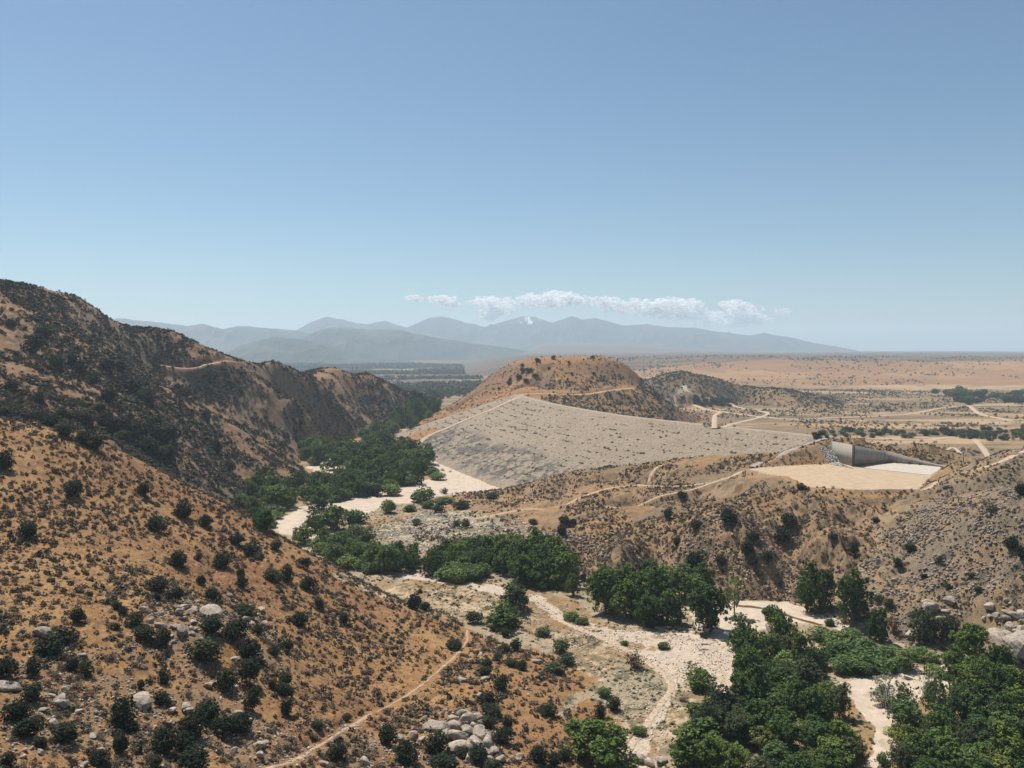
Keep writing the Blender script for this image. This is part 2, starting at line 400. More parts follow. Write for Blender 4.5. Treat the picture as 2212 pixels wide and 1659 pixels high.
def ground_material(name, grain, bump, speck=0.0):
    m, n, b = new_mat(name)
    g = node(n, "ShaderNodeNewGeometry"); a = node(n, "ShaderNodeAttribute", attribute_name="tint")
    n1 = noise_tex(n, 1.6, 5, 0.7, g.outputs['Position']); n2 = noise_tex(n, 0.16, 4, 0.6, g.outputs['Position'])
    f1 = ramp(n, n1.outputs[0], [(0.3, (1 - grain,) * 3), (0.7, (1 + grain,) * 3)])
    f2 = ramp(n, n2.outputs[0], [(0.3, (0.86, 0.86, 0.86)), (0.7, (1.14, 1.12, 1.1))])
    c = mixcol(n, 1.0, a.outputs['Color'], f1, 'MULTIPLY'); c = mixcol(n, 1.0, c, f2, 'MULTIPLY')
    if speck > 0:
        v = node(n, "ShaderNodeTexVoronoi"); v.inputs['Scale'].default_value = 0.55; n.links.new(g.outputs['Position'], v.inputs['Vector'])
        f3 = ramp(n, v.outputs['Distance'], [(0.12, (1 - speck,) * 3), (0.3, (1, 1, 1))])
        c = mixcol(n, 1.0, c, f3, 'MULTIPLY')
    n.links.new(c, b.inputs['Base Color'])
    bp = node(n, "ShaderNodeBump"); bp.inputs['Strength'].default_value = bump; bp.inputs['Distance'].default_value = 0.5
    n.links.new(n1.outputs[0], bp.inputs['Height']); n.links.new(bp.outputs[0], b.inputs['Normal'])
    return m
M_SOIL = ground_material("dry_grass_soil", 0.30, 0.5)
M_ROCKY = ground_material("stony_soil", 0.42, 0.9)
M_SAND = ground_material("sand", 0.10, 0.25)
M_PLAIN = ground_material("desert_plain", 0.28, 0.4)

# ---------------------------------------------------------------- albedo of the ground
slope = np.zeros(Z.shape)
gy = np.zeros(Z.shape); gx = np.zeros(Z.shape)
gy[1:-1] = (Z[2:] - Z[:-2]) / (Y[2:] - Y[:-2]); gx[:, 1:-1] = (Z[:, 2:] - Z[:, :-2]) / (X[:, 2:] - X[:, :-2])
slope = np.hypot(gx, gy - gx * U)
# jittered coordinates so that the edges of deposits wander
JX = X + 5 * fbm(X, Y, 30, 4, 101) * sstep(100, 800, Y) + 1.5 * fbm(X, Y, 6, 3, 102)
JY = Y + (8 * fbm(X, Y, 30, 4, 103)) * sstep(100, 900, Y) + 1.5 * fbm(X, Y, 6, 3, 104)
def region(pts, world=None):
    P = world or hpoly(pts)
    xs = [p[0] for p in P]; ys = [p[1] for p in P]
    m = np.zeros(X.shape, bool)
    b = (JX > min(xs)) & (JX < max(xs)) & (JY > min(ys)) & (JY < max(ys))
    m[b] = pip(JX[b], JY[b], P)
    return m
C = np.zeros(X.shape + (3,))
def paint(mask, col, amt=1.0):
    mk = (mask * 1.0 * amt)[..., None] if np.ndim(mask) else mask
    C[:] = C * (1 - mk) + np.array(col) * mk
nA = fbm(X, Y, 70, 5, 201); nB = fbm(X, Y, 14, 4, 202); nC = fbm(X, Y, 3.5, 3, 203); nD = fbm(X, Y, 350, 5, 204)
SANDC = (0.60, 0.485, 0.37); ALLU = (0.40, 0.325, 0.245); ORANGE = (0.335, 0.185, 0.088); YELLOWG = (0.40, 0.25, 0.12); RUST = (0.255, 0.125, 0.068)
TAN = (0.37, 0.245, 0.15); DUST = (0.33, 0.185, 0.105); GREYR = (0.205, 0.185, 0.165); PINKR = (0.44, 0.32, 0.25); OLIVE = (0.115, 0.105, 0.07)
paint(1.0 + 0 * X, TAN)
v0 = (ID == 0)
# valley floor close by: stones and sand
paint(v0 & (Y < 700), ALLU); paint(v0 * sstep(0.15, 0.4, nB + 0.4 * nA) * (Y < 700), SANDC, 0.5); paint(v0 * sstep(0.0, 0.3, -nA) * (Y < 700), (0.36, 0.225, 0.12), 0.75)
paint(v0 * sstep(0.15, 0.45, nC - nB * 0.5) * (Y < 700), (0.15, 0.14, 0.085), 0.55)
# valley beyond the dam and the far basin
bey = v0 * sstep(880, 960, Y)
paint(bey, (0.38, 0.265, 0.17))
st = fbm(X * 0.35, Y * 1.6, 160, 5, 301); st2 = fbm(X * 0.5, Y * 1.5, 28, 4, 302)
paint(bey * sstep(-0.08, 0.12, st), (0.20, 0.155, 0.105), 0.7)
paint(bey * sstep(0.12, 0.3, -st), (0.50, 0.37, 0.25), 0.9)
paint(bey * sstep(0.05, 0.3, st2) * (Y < 3000), (0.10, 0.09, 0.06), 0.6)
fb = v0 * sstep(2600, 3600, Y) * (U < 0.02)
paint(fb, (0.11, 0.10, 0.078), 0.85)
paint(fb * sstep(0.12, 0.25, fbm(X * 0.25, Y, 200, 4, 305)), (0.32, 0.22, 0.15), 0.9)
# tableland
t7 = (ID == 7) * 1.0
paint(t7, (0.35, 0.205, 0.115)); paint(t7 * sstep(0.0, 0.4, nD), (0.42, 0.27, 0.155), 0.8); paint(t7 * sstep(0.1, 0.35, fbm(X, Y, 120, 4, 333)), (0.27, 0.16, 0.10), 0.6)
paint(t7 * sstep(0.05, 0.35, fbm(X * 0.3, Y, 420, 5, 310)) * sstep(3300, 4300, Y), (0.085, 0.08, 0.065), 0.85)
paint(t7 * sstep(3800, 4700, Y), (0.115, 0.10, 0.09), 0.85)
paint(t7 * sstep(0.25, 0.5, fbm(X * 0.15, Y, 700, 4, 311)) * sstep(6000, 7500, Y), (0.30, 0.235, 0.19), 0.6)
paint(t7 * sstep(0.32, 0.5, slope) * (Y < 6000), (0.24, 0.145, 0.105), 0.6)
# landforms
t = (ID == 1) * 1.0
paint(t, ORANGE); paint(t * sstep(0, 0.4, nB + nA * 0.4), YELLOWG, 0.7); paint(t * sstep(0.12, 0.45, -nA), RUST, 0.75); paint(t * sstep(0.1, 0.4, nC), (0.20, 0.115, 0.065), 0.6); paint(t * sstep(0.15, 0.4, fbm(X, Y, 1.6, 2, 207)), (0.47, 0.32, 0.17), 0.5)
t = (ID == 2) * 1.0
paint(t, DUST); paint(t * sstep(0.0, 0.4, nB), (0.36, 0.225, 0.145), 0.7); paint(t * sstep(0.1, 0.45, -nB), (0.20, 0.14, 0.095), 0.6)
paint(t * sstep(0.0, 0.3, nC), (0.11, 0.08, 0.055), 0.65); paint(t * sstep(0.62, 0.95, slope), (0.25, 0.21, 0.18), 0.6)
t = (ID == 3) * 1.0
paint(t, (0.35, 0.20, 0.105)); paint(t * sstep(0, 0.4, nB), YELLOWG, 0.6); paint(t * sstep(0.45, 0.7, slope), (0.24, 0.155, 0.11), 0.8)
t = (ID == 4) * 1.0
paint(t, TAN); paint(t * sstep(0.0, 0.35, nB + nA * 0.7), (0.36, 0.21, 0.11), 0.75); paint(t * sstep(0.1, 0.35, nA - nB * .3), (0.20, 0.17, 0.13), 0.6)
paint(t * sstep(0.35, 0.7, slope), (0.40, 0.285, 0.205), 0.7); paint(t * sstep(0.35, 0.6, slope) * sstep(0.05, 0.35, nC), (0.17, 0.125, 0.09), 0.75); paint(t * sstep(0.05, 0.35, nC), (0.17, 0.13, 0.09), 0.55)
t = (ID == 5) * 1.0
paint(t, (0.37, 0.265, 0.18)); paint(t * sstep(-0.15, 0.15, nA + nB * 0.5 + (U - 0.47) * 2.6), GREYR, 0.65); paint(t * sstep(0.1, 0.4, nC), (0.20, 0.17, 0.14), 0.55)
paint(t * sstep(0.30, 0.42, 0.80 - np.abs(U - 0.40) * 6 - 0.4 + nB * 0.4), PINKR, 0.55)
t = (ID == 6) * 1.0
paint(t, (0.19, 0.14, 0.09)); paint(t * sstep(0, 0.3, nA), (0.34, 0.23, 0.15), 0.7)
# rocky ground over the near hill foot
rk = region([(-20, 1520), (80, 1440), (250, 1400), (330, 1320), (430, 1270), (560, 1330), (640, 1420), (560, 1540), (640, 1590), (820, 1590), (960, 1530), (1100, 1570), (1120, 1680), (-20, 1690)])
paint(rk * sstep(-0.15, 0.25, nB + nC * 0.5), (0.285, 0.20, 0.135), 0.7)
ORANGEPATCH = region([(1060, 1400), (1150, 1400), (1290, 1450), (1300, 1490), (1240, 1510), (1330, 1530), (1360, 1600), (1300, 1660), (1080, 1660), (1090, 1500)])
paint(ORANGEPATCH & (ID < 2), (0.35, 0.20, 0.10), 0.85)
# stony flats
al1 = region([(780, 1152), (840, 1125), (920, 1105), (1010, 1100), (1080, 1130), (1110, 1165), (1000, 1185), (900, 1192), (820, 1178)])
paint(al1, (0.28, 0.24, 0.17), 0.7); paint(al1 * sstep(0.1, 0.3, fbm(X, Y, 2.5, 2, 210)), (0.72, 0.63, 0.51), 0.8); paint(al1 * sstep(-0.1, 0.2, nC), (0.52, 0.45, 0.36), 0.8); paint(al1 * sstep(0.1, 0.3, nB), (0.09, 0.10, 0.06), 0.6)
al2 = region([(700, 1235), (900, 1243), (1050, 1258), (1150, 1272), (1250, 1300), (1285, 1340), (1400, 1372), (1560, 1385), (1600, 1430), (1570, 1500), (1500, 1560), (1400, 1640), (1350, 1655), (1350, 1560), (1290, 1522), (1290, 1480), (1200, 1400), (1090, 1345), (1000, 1345), (850, 1300)])
paint(al2, (0.37, 0.265, 0.17), 0.85); paint(al2 * sstep(0.1, 0.35, nC + nB * 0.6), (0.56, 0.46, 0.35), 0.85); paint(al2 * sstep(0.15, 0.4, fbm(X, Y, 1.4, 2, 209)), (0.68, 0.58, 0.46), 0.7); paint(al2 * sstep(0.12, 0.3, -nC), (0.16, 0.14, 0.09), 0.7); paint(al2 * sstep(0.0, 0.25, nA), (0.36, 0.23, 0.125), 0.75)
pale = region([(1190, 1560), (1230, 1500), (1300, 1470), (1330, 1420), (1420, 1450), (1465, 1470), (1450, 1500), (1430, 1530), (1360, 1550), (1330, 1530), (1270, 1510)])
paint(pale, (0.44, 0.375, 0.29), 0.85); paint(pale * sstep(0.1, 0.3, nC), (0.14, 0.14, 0.09), 0.8)
# clean sand
sand = region([(585, 1132), (640, 1095), (700, 1090), (760, 1066), (850, 1050), (900, 1044), (950, 1028), (935, 1003), (905, 985), (882, 968), (900, 962), (935, 985), (975, 1010), (1040, 1036), (1105, 1054), (1080, 1064), (960, 1070), (900, 1087), (840, 1087), (790, 1112), (740, 1122), (690, 1136), (640, 1158), (605, 1152)])
sand |= region([(672, 1160), (700, 1150), (710, 1180), (690, 1200), (672, 1190)])
sand |= region([(660, 1010), (700, 990), (745, 1000), (740, 1035), (700, 1035)])
sand |= region([(1140, 1292), (1160, 1280), (1230, 1335), (1330, 1362), (1450, 1350), (1560, 1372), (1600, 1430), (1570, 1500), (1530, 1480), (1500, 1462), (1470, 1478), (1445, 1520), (1405, 1600), (1390, 1700), (1340, 1700), (1360, 1610), (1425, 1530), (1452, 1482), (1400, 1430), (1300, 1378), (1230, 1352)])
sand |= region([(1480, 1290), (1600, 1300), (1700, 1300), (1860, 1330), (1860, 1380), (1790, 1350), (1700, 1345), (1600, 1370), (1500, 1380)])
sand |= region([(1800, 1480), (1900, 1462), (2060, 1430), (2110, 1470), (2000, 1500), (1965, 1560), (1950, 1610), (1900, 1690), (1860, 1690), (1890, 1580), (1850, 1520)])
sand &= (ID == 0) | (ID == 8) | (Z < 1.5)
sandL = region([(830, 1236), (920, 1243), (1060, 1262), (1150, 1284), (1170, 1300), (1130, 1300), (1040, 1275), (920, 1255), (840, 1246)])
sand |= sandL & (ID == 0)
sand &= ~((Y < 480) & (nB + 0.6 * nC > 0.30) & (U < 0.26))
sn = np.clip(1.0 - 0.35 * sstep(0.1, 0.4, nC) * (nB > 0), 0, 1)
paint(sand * sn, SANDC, 0.92)
paint(ID == 8, (0.50, 0.37, 0.245))
paint((ID == 8) * sstep(0, 0.4, nB), (0.53, 0.375, 0.24), 0.6)
cut = near & (ID != 8) & (dd < 8); paint(cut, (0.42, 0.27, 0.16), 0.8)
# grey slab of stone facing far off
slab = region([(1385, 832), (1470, 826), (1500, 850), (1440, 862), (1400, 850)]); paint(slab, (0.40, 0.36, 0.31), 0.9)
flat = region([(640, 952), (700, 938), (780, 936), (790, 945), (700, 960)]); paint(flat, (0.40, 0.255, 0.145), 0.9)
band = region([(330, 788), (400, 776), (470, 772), (530, 782), (520, 792), (430, 796), (350, 795)]); paint(band & (ID == 2), (0.42, 0.26, 0.165), 0.85)
blf = region([(640, 820), (700, 812), (760, 800), (820, 818), (840, 840), (760, 850), (690, 850)]); paint(blf & (ID == 2), (0.37, 0.215, 0.125), 0.7)
BARE = np.zeros(X.shape)
for pl in ([(165, 800), (200, 780), (240, 790), (240, 835), (180, 850)], [(150, 850), (250, 840), (330, 900), (300, 910), (200, 880)], [(230, 840), (330, 880), (320, 910), (260, 905)], 
        [(330, 788), (400, 772), (470, 768), (540, 782), (520, 796), (430, 800), (350, 797)], [(380, 960), (410, 950), (420, 1010), (385, 1005)], [(480, 930), (560, 920), (600, 960), (520, 960)], [(560, 850), (610, 870), (600, 920), (560, 900)], [(620, 980), (690, 1020), (640, 1060), (600, 1020)], [(640, 935), (780, 925), (800, 945), (660, 965)],
        [(660, 800), (740, 795), (830, 815), (845, 845), (760, 850), (690, 855)], [(20, 780), (60, 790), (50, 820), (20, 810)], [(420, 860), (470, 865), (500, 900), (450, 905)], [(100, 640), (130, 660), (110, 665)]):
    BARE = np.maximum(BARE, region(pl) * 1.0)
paint(BARE * (ID == 2), (0.33, 0.20, 0.12), 0.55); paint(BARE * (ID == 2) * sstep(0.1, 0.4, nC), (0.28, 0.19, 0.13), 0.6)
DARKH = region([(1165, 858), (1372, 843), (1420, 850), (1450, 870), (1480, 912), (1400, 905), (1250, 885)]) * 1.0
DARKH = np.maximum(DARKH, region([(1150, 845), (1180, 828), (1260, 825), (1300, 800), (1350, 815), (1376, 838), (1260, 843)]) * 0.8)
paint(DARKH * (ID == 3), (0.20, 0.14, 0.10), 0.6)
C *= np.where((sand | (ID == 8))[..., None], 0.80, np.array((0.715, 0.67, 0.56)))
C = np.clip(C, 0.01, 0.9)

# ---------------------------------------------------------------- tagging and mesh helpers
def tag(o, label=None, cat=None, group=None, kind=None):
    if label: o['label'] = label
    if cat: o['category'] = cat
    if group: o['group'] = group
    if kind: o['kind'] = kind
    return o
def mesh_np(name, V, F, mat=None, smooth=False, nv=None, colors=None):
    """V (n,3), F (m,k) with k fixed"""
    me = bpy.data.meshes.new(name); V = np.asarray(V, np.float32); F = np.asarray(F, np.int32)
    k = F.shape[1]
    me.vertices.add(len(V)); me.vertices.foreach_set("co", V.ravel())
    me.loops.add(F.size); me.loops.foreach_set("vertex_index", F.ravel())
    me.polygons.add(len(F)); me.polygons.foreach_set("loop_start", np.arange(0, F.size, k, dtype=np.int32))
    me.polygons.foreach_set("loop_total", np.full(len(F), k, np.int32))
    if smooth: me.polygons.foreach_set("use_smooth", np.ones(len(F), bool))
    me.update(calc_edges=True)
    if colors is not None:
        at_ = me.color_attributes.new("tint", 'FLOAT_COLOR', 'POINT')
        at_.data.foreach_set("color", np.concatenate([colors, np.ones((len(colors), 1))], 1).astype(np.float32).ravel())
    if mat: me.materials.append(mat)
    return me
def link(name, me, parent=None, loc=None):
    o = bpy.data.objects.new(name, me); COL.objects.link(o)
    if parent: o.parent = parent
    if loc is not None: o.location = loc
    return o
def empty(name, loc=(0, 0, 0)):
    o = bpy.data.objects.new(name, None); COL.objects.link(o); o.location = loc; o.empty_display_size = 0.5
    return o

# ---------------------------------------------------------------- ground split by landform
ny, nx = Z.shape
vid = np.arange(nx * ny).reshape(ny, nx)
quads = np.stack([vid[:-1, :-1], vid[:-1, 1:], vid[1:, 1:], vid[1:, :-1]], -1).reshape(-1, 4)
cls = ID.copy(); cls[sand] = 9; cls[al2 & (ID == 0)] = 10; cls[al1 & (ID == 0)] = 10
fc = cls[:-1, :-1].ravel()
VV = np.stack([X, Y, Z], -1).reshape(-1, 3); CC = C.reshape(-1, 3)
for key, name, label, cat, mt in ((0, 'ground', 'tan valley floor with dark scrub around and beyond the dam', 'valley floor', M_PLAIN),
        (1, 'hill', 'orange dry grass hillside dotted with small bushes filling the lower left', 'hillside', M_SOIL),
        (2, 'hill', 'long dark scrub covered ridge descending from the left edge', 'ridge', M_ROCKY),
        (3, 'hill', 'rounded orange hill rising behind the far end of the dam', 'hill', M_SOIL),
        (4, 'hill', 'low tan hill with craggy river cliff in front of the dam', 'hill', M_ROCKY),
        (5, 'hill', 'steep grey and tan rocky slope at the right edge', 'hillside', M_ROCKY),
        (6, 'hill', 'small dark scrubby knoll behind the dam at right', 'hill', M_ROCKY),
        (7, 'terrain', 'flat pinkish desert tableland stretching to the horizon at right', 'tableland', M_PLAIN),
        (8, 'spillway_floor', 'smooth bare sandy floor of the spillway cut', 'earth floor', M_SAND),
        (9, 'riverbed', 'pale dry sand of the riverbed winding between the trees', 'riverbed', M_SAND),
        (10, 'stony_flat', 'whitish stony wash dotted with low green plants', 'stony wash', M_ROCKY)):
    q = quads[fc == key]
    if len(q) == 0: continue
    us, inv = np.unique(q.ravel(), return_inverse=True)
    me = mesh_np(name, VV[us], inv.reshape(-1, 4), mt, True, colors=CC[us])
    tag(link(name, me), label, cat, kind='structure')
#@@MOUNTAINS
# ---------------------------------------------------------------- mountains
M_MTN, n, b = new_mat("mountain_chaparral")
g = node(n, "ShaderNodeNewGeometry"); a = node(n, "ShaderNodeAttribute", attribute_name="tint")
nn_ = noise_tex(n, 0.006, 6, 0.6, g.outputs['Position'])
n.links.new(mixcol(n, 1.0, a.outputs['Color'], ramp(n, nn_.outputs[0], [(0.35, (0.75,) * 3), (0.65, (1.3,) * 3)]), 'MULTIPLY'), b.inputs['Base Color'])
def mountains(name, prof, depth, thick, seed, label, snow=None, ext=True):
    px = np.array([p[0] for p in prof], float); py = np.array([p[1] for p in prof], float)
    N, K = 700, 120
    dx = np.linspace(px[0], px[-1], N); s = np.linspace(-1, 1, K)
    u = ray(dx, np.full(N, 700.0))[0]
    G, Sg = np.meshgrid(np.arange(N), s)
    yd = depth + Sg * thick
    x = u[G] * yd
    hp = np.interp(dx, px, CAMZ + ray(px, py)[1] * depth) + thick * 0.012 * fbm(u * depth, u * 0, thick * 0.25, 5, seed)
    warp = (fbm(x, yd, thick * 0.8, 4, seed + 3) * np.abs(Sg) * N * 0.10)
    base = hp[np.clip(G + warp, 0, N - 1).astype(int)]
    r = ridged(x, yd * 0.6, thick * 0.45, 5, seed + 7)
    a = np.abs(Sg)
    z = base * (1 - a ** 1.15) + base * 0.75 * r * a * (1 - a) * 1.6
    z = z * 1.0 - 30 * a
    c = np.zeros(x.shape + (3,)); c[:] = (0.035, 0.045, 0.04)
    br = sstep(0.1, 0.5, fbm(x, yd, thick * 0.3, 4, seed + 9)); c += br[..., None] * np.array((0.035, 0.025, 0.015))
    if snow:
        m = sstep(snow[2], snow[2] + 60, z + 60 * r) * (np.abs(dx[G] - snow[0]) < snow[1]) * sstep(0.1, 0.35, fbm(x * 3, yd * 0.4, thick * 0.08, 4, seed + 12) - 0.02) * 0.8
        c = c * (1 - m[..., None]) + 0.85 * m[..., None]
    V = np.stack([x, yd, z], -1).reshape(-1, 3); idx = np.arange(N * K).reshape(K, N)
    F = np.stack([idx[:-1, :-1], idx[:-1, 1:], idx[1:, 1:], idx[1:, :-1]], -1).reshape(-1, 4)
    tag(link(name, mesh_np(name, V, F, M_MTN, True, colors=c.reshape(-1, 3))), label, 'mountains', kind='structure')
mountains('mountain_range', [(430, 790), (480, 765), (520, 747), (560, 735), (600, 729), (645, 731), (700, 742), (760, 760), (820, 772), (880, 778), (950, 790)], 8600, 1000, 11, 'nearest low blue grey foothill right of the left ridge')
mountains('mountain_range', [(560, 790), (620, 745), (680, 716), (720, 709), (760, 709), (800, 712), (850, 712), (900, 722), (960, 732), (1020, 742), (1080, 748), (1130, 757), (1180, 768), (1250, 785)], 11000, 1300, 23, 'long blue grey foothill sloping down toward the middle of the picture')
mountains('mountain_range', [(-300, 690), (0, 700), (200, 692), (270, 688), (330, 695), (400, 705), (435, 699), (480, 711), (540, 704), (590, 710), (645, 714), (700, 735), (760, 765), (800, 790)], 13500, 1500, 37, 'pale blue mountains just right of the left ridge')
mountains('mountain_range', [(480, 790), (560, 745), (640, 713), (670, 696), (705, 684), (740, 689), (770, 697), (795, 699), (830, 694), (880, 706), (930, 687), (962, 686), (1010, 698), (1050, 706), (1090, 694), (1130, 683), (1160, 686), (1190, 696), (1230, 683), (1255, 690), (1280, 687), (1340, 703), (1400, 701), (1440, 707), (1500, 708), (1560, 718), (1620, 723), (1650, 718), (1700, 728), (1760, 740), (1820, 750), (1900, 770), (1960, 790)], 17500, 1800, 41, 'highest and farthest pale blue mountain range with a streak of snow', snow=(1146, 26, 640))
HAZE_TOP = 930.0
#@@DAM
M_DAM, n, b = new_mat("riprap")
g = node(n, "ShaderNodeNewGeometry"); a = node(n, "ShaderNodeAttribute", attribute_name="tint")
v1 = node(n, "ShaderNodeTexVoronoi"); v1.inputs['Scale'].default_value = 0.75; n.links.new(g.outputs['Position'], v1.inputs['Vector'])
v2 = noise_tex(n, 0.35, 5, 0.7, g.outputs['Position'])
c = mixcol(n, 1.0, a.outputs['Color'], ramp(n, v1.outputs['Color'], [(0.2, (0.84,) * 3), (0.8, (1.14,) * 3)]), 'MULTIPLY')
c = mixcol(n, 1.0, c, ramp(n, v2.outputs[0], [(0.3, (0.88, 0.87, 0.85)), (0.65, (1.08,) * 3)]), 'MULTIPLY')
n.links.new(c, b.inputs['Base Color'])
bp = node(n, "ShaderNodeBump"); bp.inputs['Strength'].default_value = 0.9; bp.inputs['Distance'].default_value = 0.8
n.links.new(v1.outputs['Distance'], bp.inputs['Height']); n.links.new(bp.outputs[0], b.inputs['Normal'])
up = DSF < 0
DC = np.zeros(X.shape + (3,)); DC[:] = (0.275, 0.215, 0.155)
f_ = (1 - np.clip(DZ, 0, 60) / 60.0)
def dp(mask, col, amt=1.0):
    mk = (mask * 1.0 * amt)[..., None]; DC[:] = DC * (1 - mk) + np.array(col) * mk
dp(sstep(-0.1, 0.4, nB), (0.24, 0.185, 0.132), 0.6)
row = np.sin(DZ * 2.3 + 1.2 * nA); dp(sstep(0.6, 1.0, row) * sstep(-0.1, 0.3, nB), (0.25, 0.195, 0.14), 0.6)
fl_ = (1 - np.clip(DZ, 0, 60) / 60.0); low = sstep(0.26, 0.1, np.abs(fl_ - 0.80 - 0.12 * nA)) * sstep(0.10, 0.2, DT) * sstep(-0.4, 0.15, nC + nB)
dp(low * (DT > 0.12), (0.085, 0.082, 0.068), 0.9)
dp(DB < 4.6, (0.32, 0.265, 0.205))
dp(~up & (DB > 4.6), (0.36, 0.28, 0.20))
dm = np.zeros(X.shape, bool); dm[:-1, :-1] = ((DZ - Z) > -2)[:-1, :-1] & (DZ[:-1, :-1] > -3)
q = quads[dm[:-1, :-1].ravel()]
dam = tag(empty('dam', (172, 789, 0)), 'long curved grey rock faced earth dam with rows of weeds on its slope', 'dam')
road_face = (DB[:-1, :-1].ravel() < 4.6)[dm[:-1, :-1].ravel()]
for nm, qq in (('rock_face', q[~road_face]), ('crest_road', q[road_face])):
    us, inv = np.unique(qq.ravel(), return_inverse=True)
    vv = np.stack([X.ravel()[us], Y.ravel()[us], DZ.ravel()[us]], -1) - np.array((172, 789, 0))
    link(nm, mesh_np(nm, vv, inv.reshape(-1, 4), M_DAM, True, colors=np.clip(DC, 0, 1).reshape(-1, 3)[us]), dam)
#@@VEG
# ---------------------------------------------------------------- leaf and rock materials
def leaf_mat(name, lo, hi, trans=0.18):
    m, n, b = new_mat(name)
    oi = node(n, "ShaderNodeObjectInfo"); g = node(n, "ShaderNodeNewGeometry")
    nz = noise_tex(n, 0.35, 3, 0.6, g.outputs['Position'])
    ri = node(n, "ShaderNodeMath", operation='MULTIPLY_ADD'); n.links.new(g.outputs['Random Per Island'], ri.inputs[0]); ri.inputs[1].default_value = 0.45
    n.links.new(nz.outputs[0], ri.inputs[2])
    c = mixcol(n, 1.0, ramp(n, ri.outputs[0], [(0.40, lo), (0.85, hi)]), ramp(n, oi.outputs['Random'], [(0, (0.62, 0.68, 0.72)), (0.5, (1.0, 1.0, 1.0)), (1, (1.55, 1.35, 1.05))]), 'MULTIPLY')
    n.links.new(c, b.inputs['Base Color'])
    tr = node(n, "ShaderNodeBsdfTranslucent"); n.links.new(c, tr.inputs['Color'])
    mx = node(n, "ShaderNodeMixShader"); mx.inputs[0].default_value = trans
    n.links.new(b.outputs[0], mx.inputs[1]); n.links.new(tr.outputs[0], mx.inputs[2])
    n.links.new(mx.outputs[0], n.nodes["Material Output"].inputs['Surface'])
    return m
M_GREEN = leaf_mat("green_leaves", (0.022, 0.046, 0.014), (0.11, 0.165, 0.045))
M_DARK = leaf_mat("dark_oak_leaves", (0.016, 0.024, 0.014), (0.040, 0.052, 0.026))
M_WILLOW = leaf_mat("willow_leaves", (0.055, 0.095, 0.032), (0.14, 0.20, 0.065))
M_YEL = leaf_mat("yellow_green_leaves", (0.055, 0.08, 0.022), (0.17, 0.19, 0.06))
M_OLIVE = leaf_mat("olive_leaves", (0.032, 0.046, 0.026), (0.085, 0.105, 0.052))
M_TWIG = leaf_mat("dry_twigs", (0.075, 0.055, 0.042), (0.17, 0.125, 0.09), 0.05)
M_SILVER = leaf_mat("silvery_leaves", (0.10, 0.12, 0.07), (0.30, 0.31, 0.21))
def tint_leaf(name, trans=0.1):
    m, n, b = new_mat(name); a = node(n, "ShaderNodeAttribute", attribute_name="tint"); n.links.new(a.outputs['Color'], b.inputs['Base Color']); return m
M_TLEAF = tint_leaf("shrub_leaves")
M_BARK, n, b = new_mat("bark")
g = node(n, "ShaderNodeTexCoord"); nz = noise_tex(n, 6, 4, 0.6, g.outputs['Object'])
n.links.new(ramp(n, nz.outputs[0], [(0.3, (0.09, 0.07, 0.055)), (0.7, (0.24, 0.20, 0.165))]), b.inputs['Base Color'])
M_ROCK, n, b = new_mat("granite")
oi = node(n, "ShaderNodeObjectInfo"); g = node(n, "ShaderNodeNewGeometry"); nz = noise_tex(n, 0.9, 6, 0.7, g.outputs['Position'])
c = mixcol(n, 1.0, ramp(n, nz.outputs[0], [(0.30, (0.13, 0.10, 0.08)), (0.46, (0.30, 0.245, 0.19)), (0.66, (0.46, 0.39, 0.315))]), ramp(n, oi.outputs['Random'], [(0, (0.85,) * 3), (1, (1.12, 1.1, 1.08))]), 'MULTIPLY')
n.links.new(c, b.inputs['Base Color'])
bp = node(n, "ShaderNodeBump"); bp.inputs['Strength'].default_value = 0.6; bp.inputs['Distance'].default_value = 0.3
n.links.new(nz.outputs[0], bp.inputs['Height']); n.links.new(bp.outputs[0], b.inputs['Normal'])
M_TROCK = tint_leaf("small_stones")

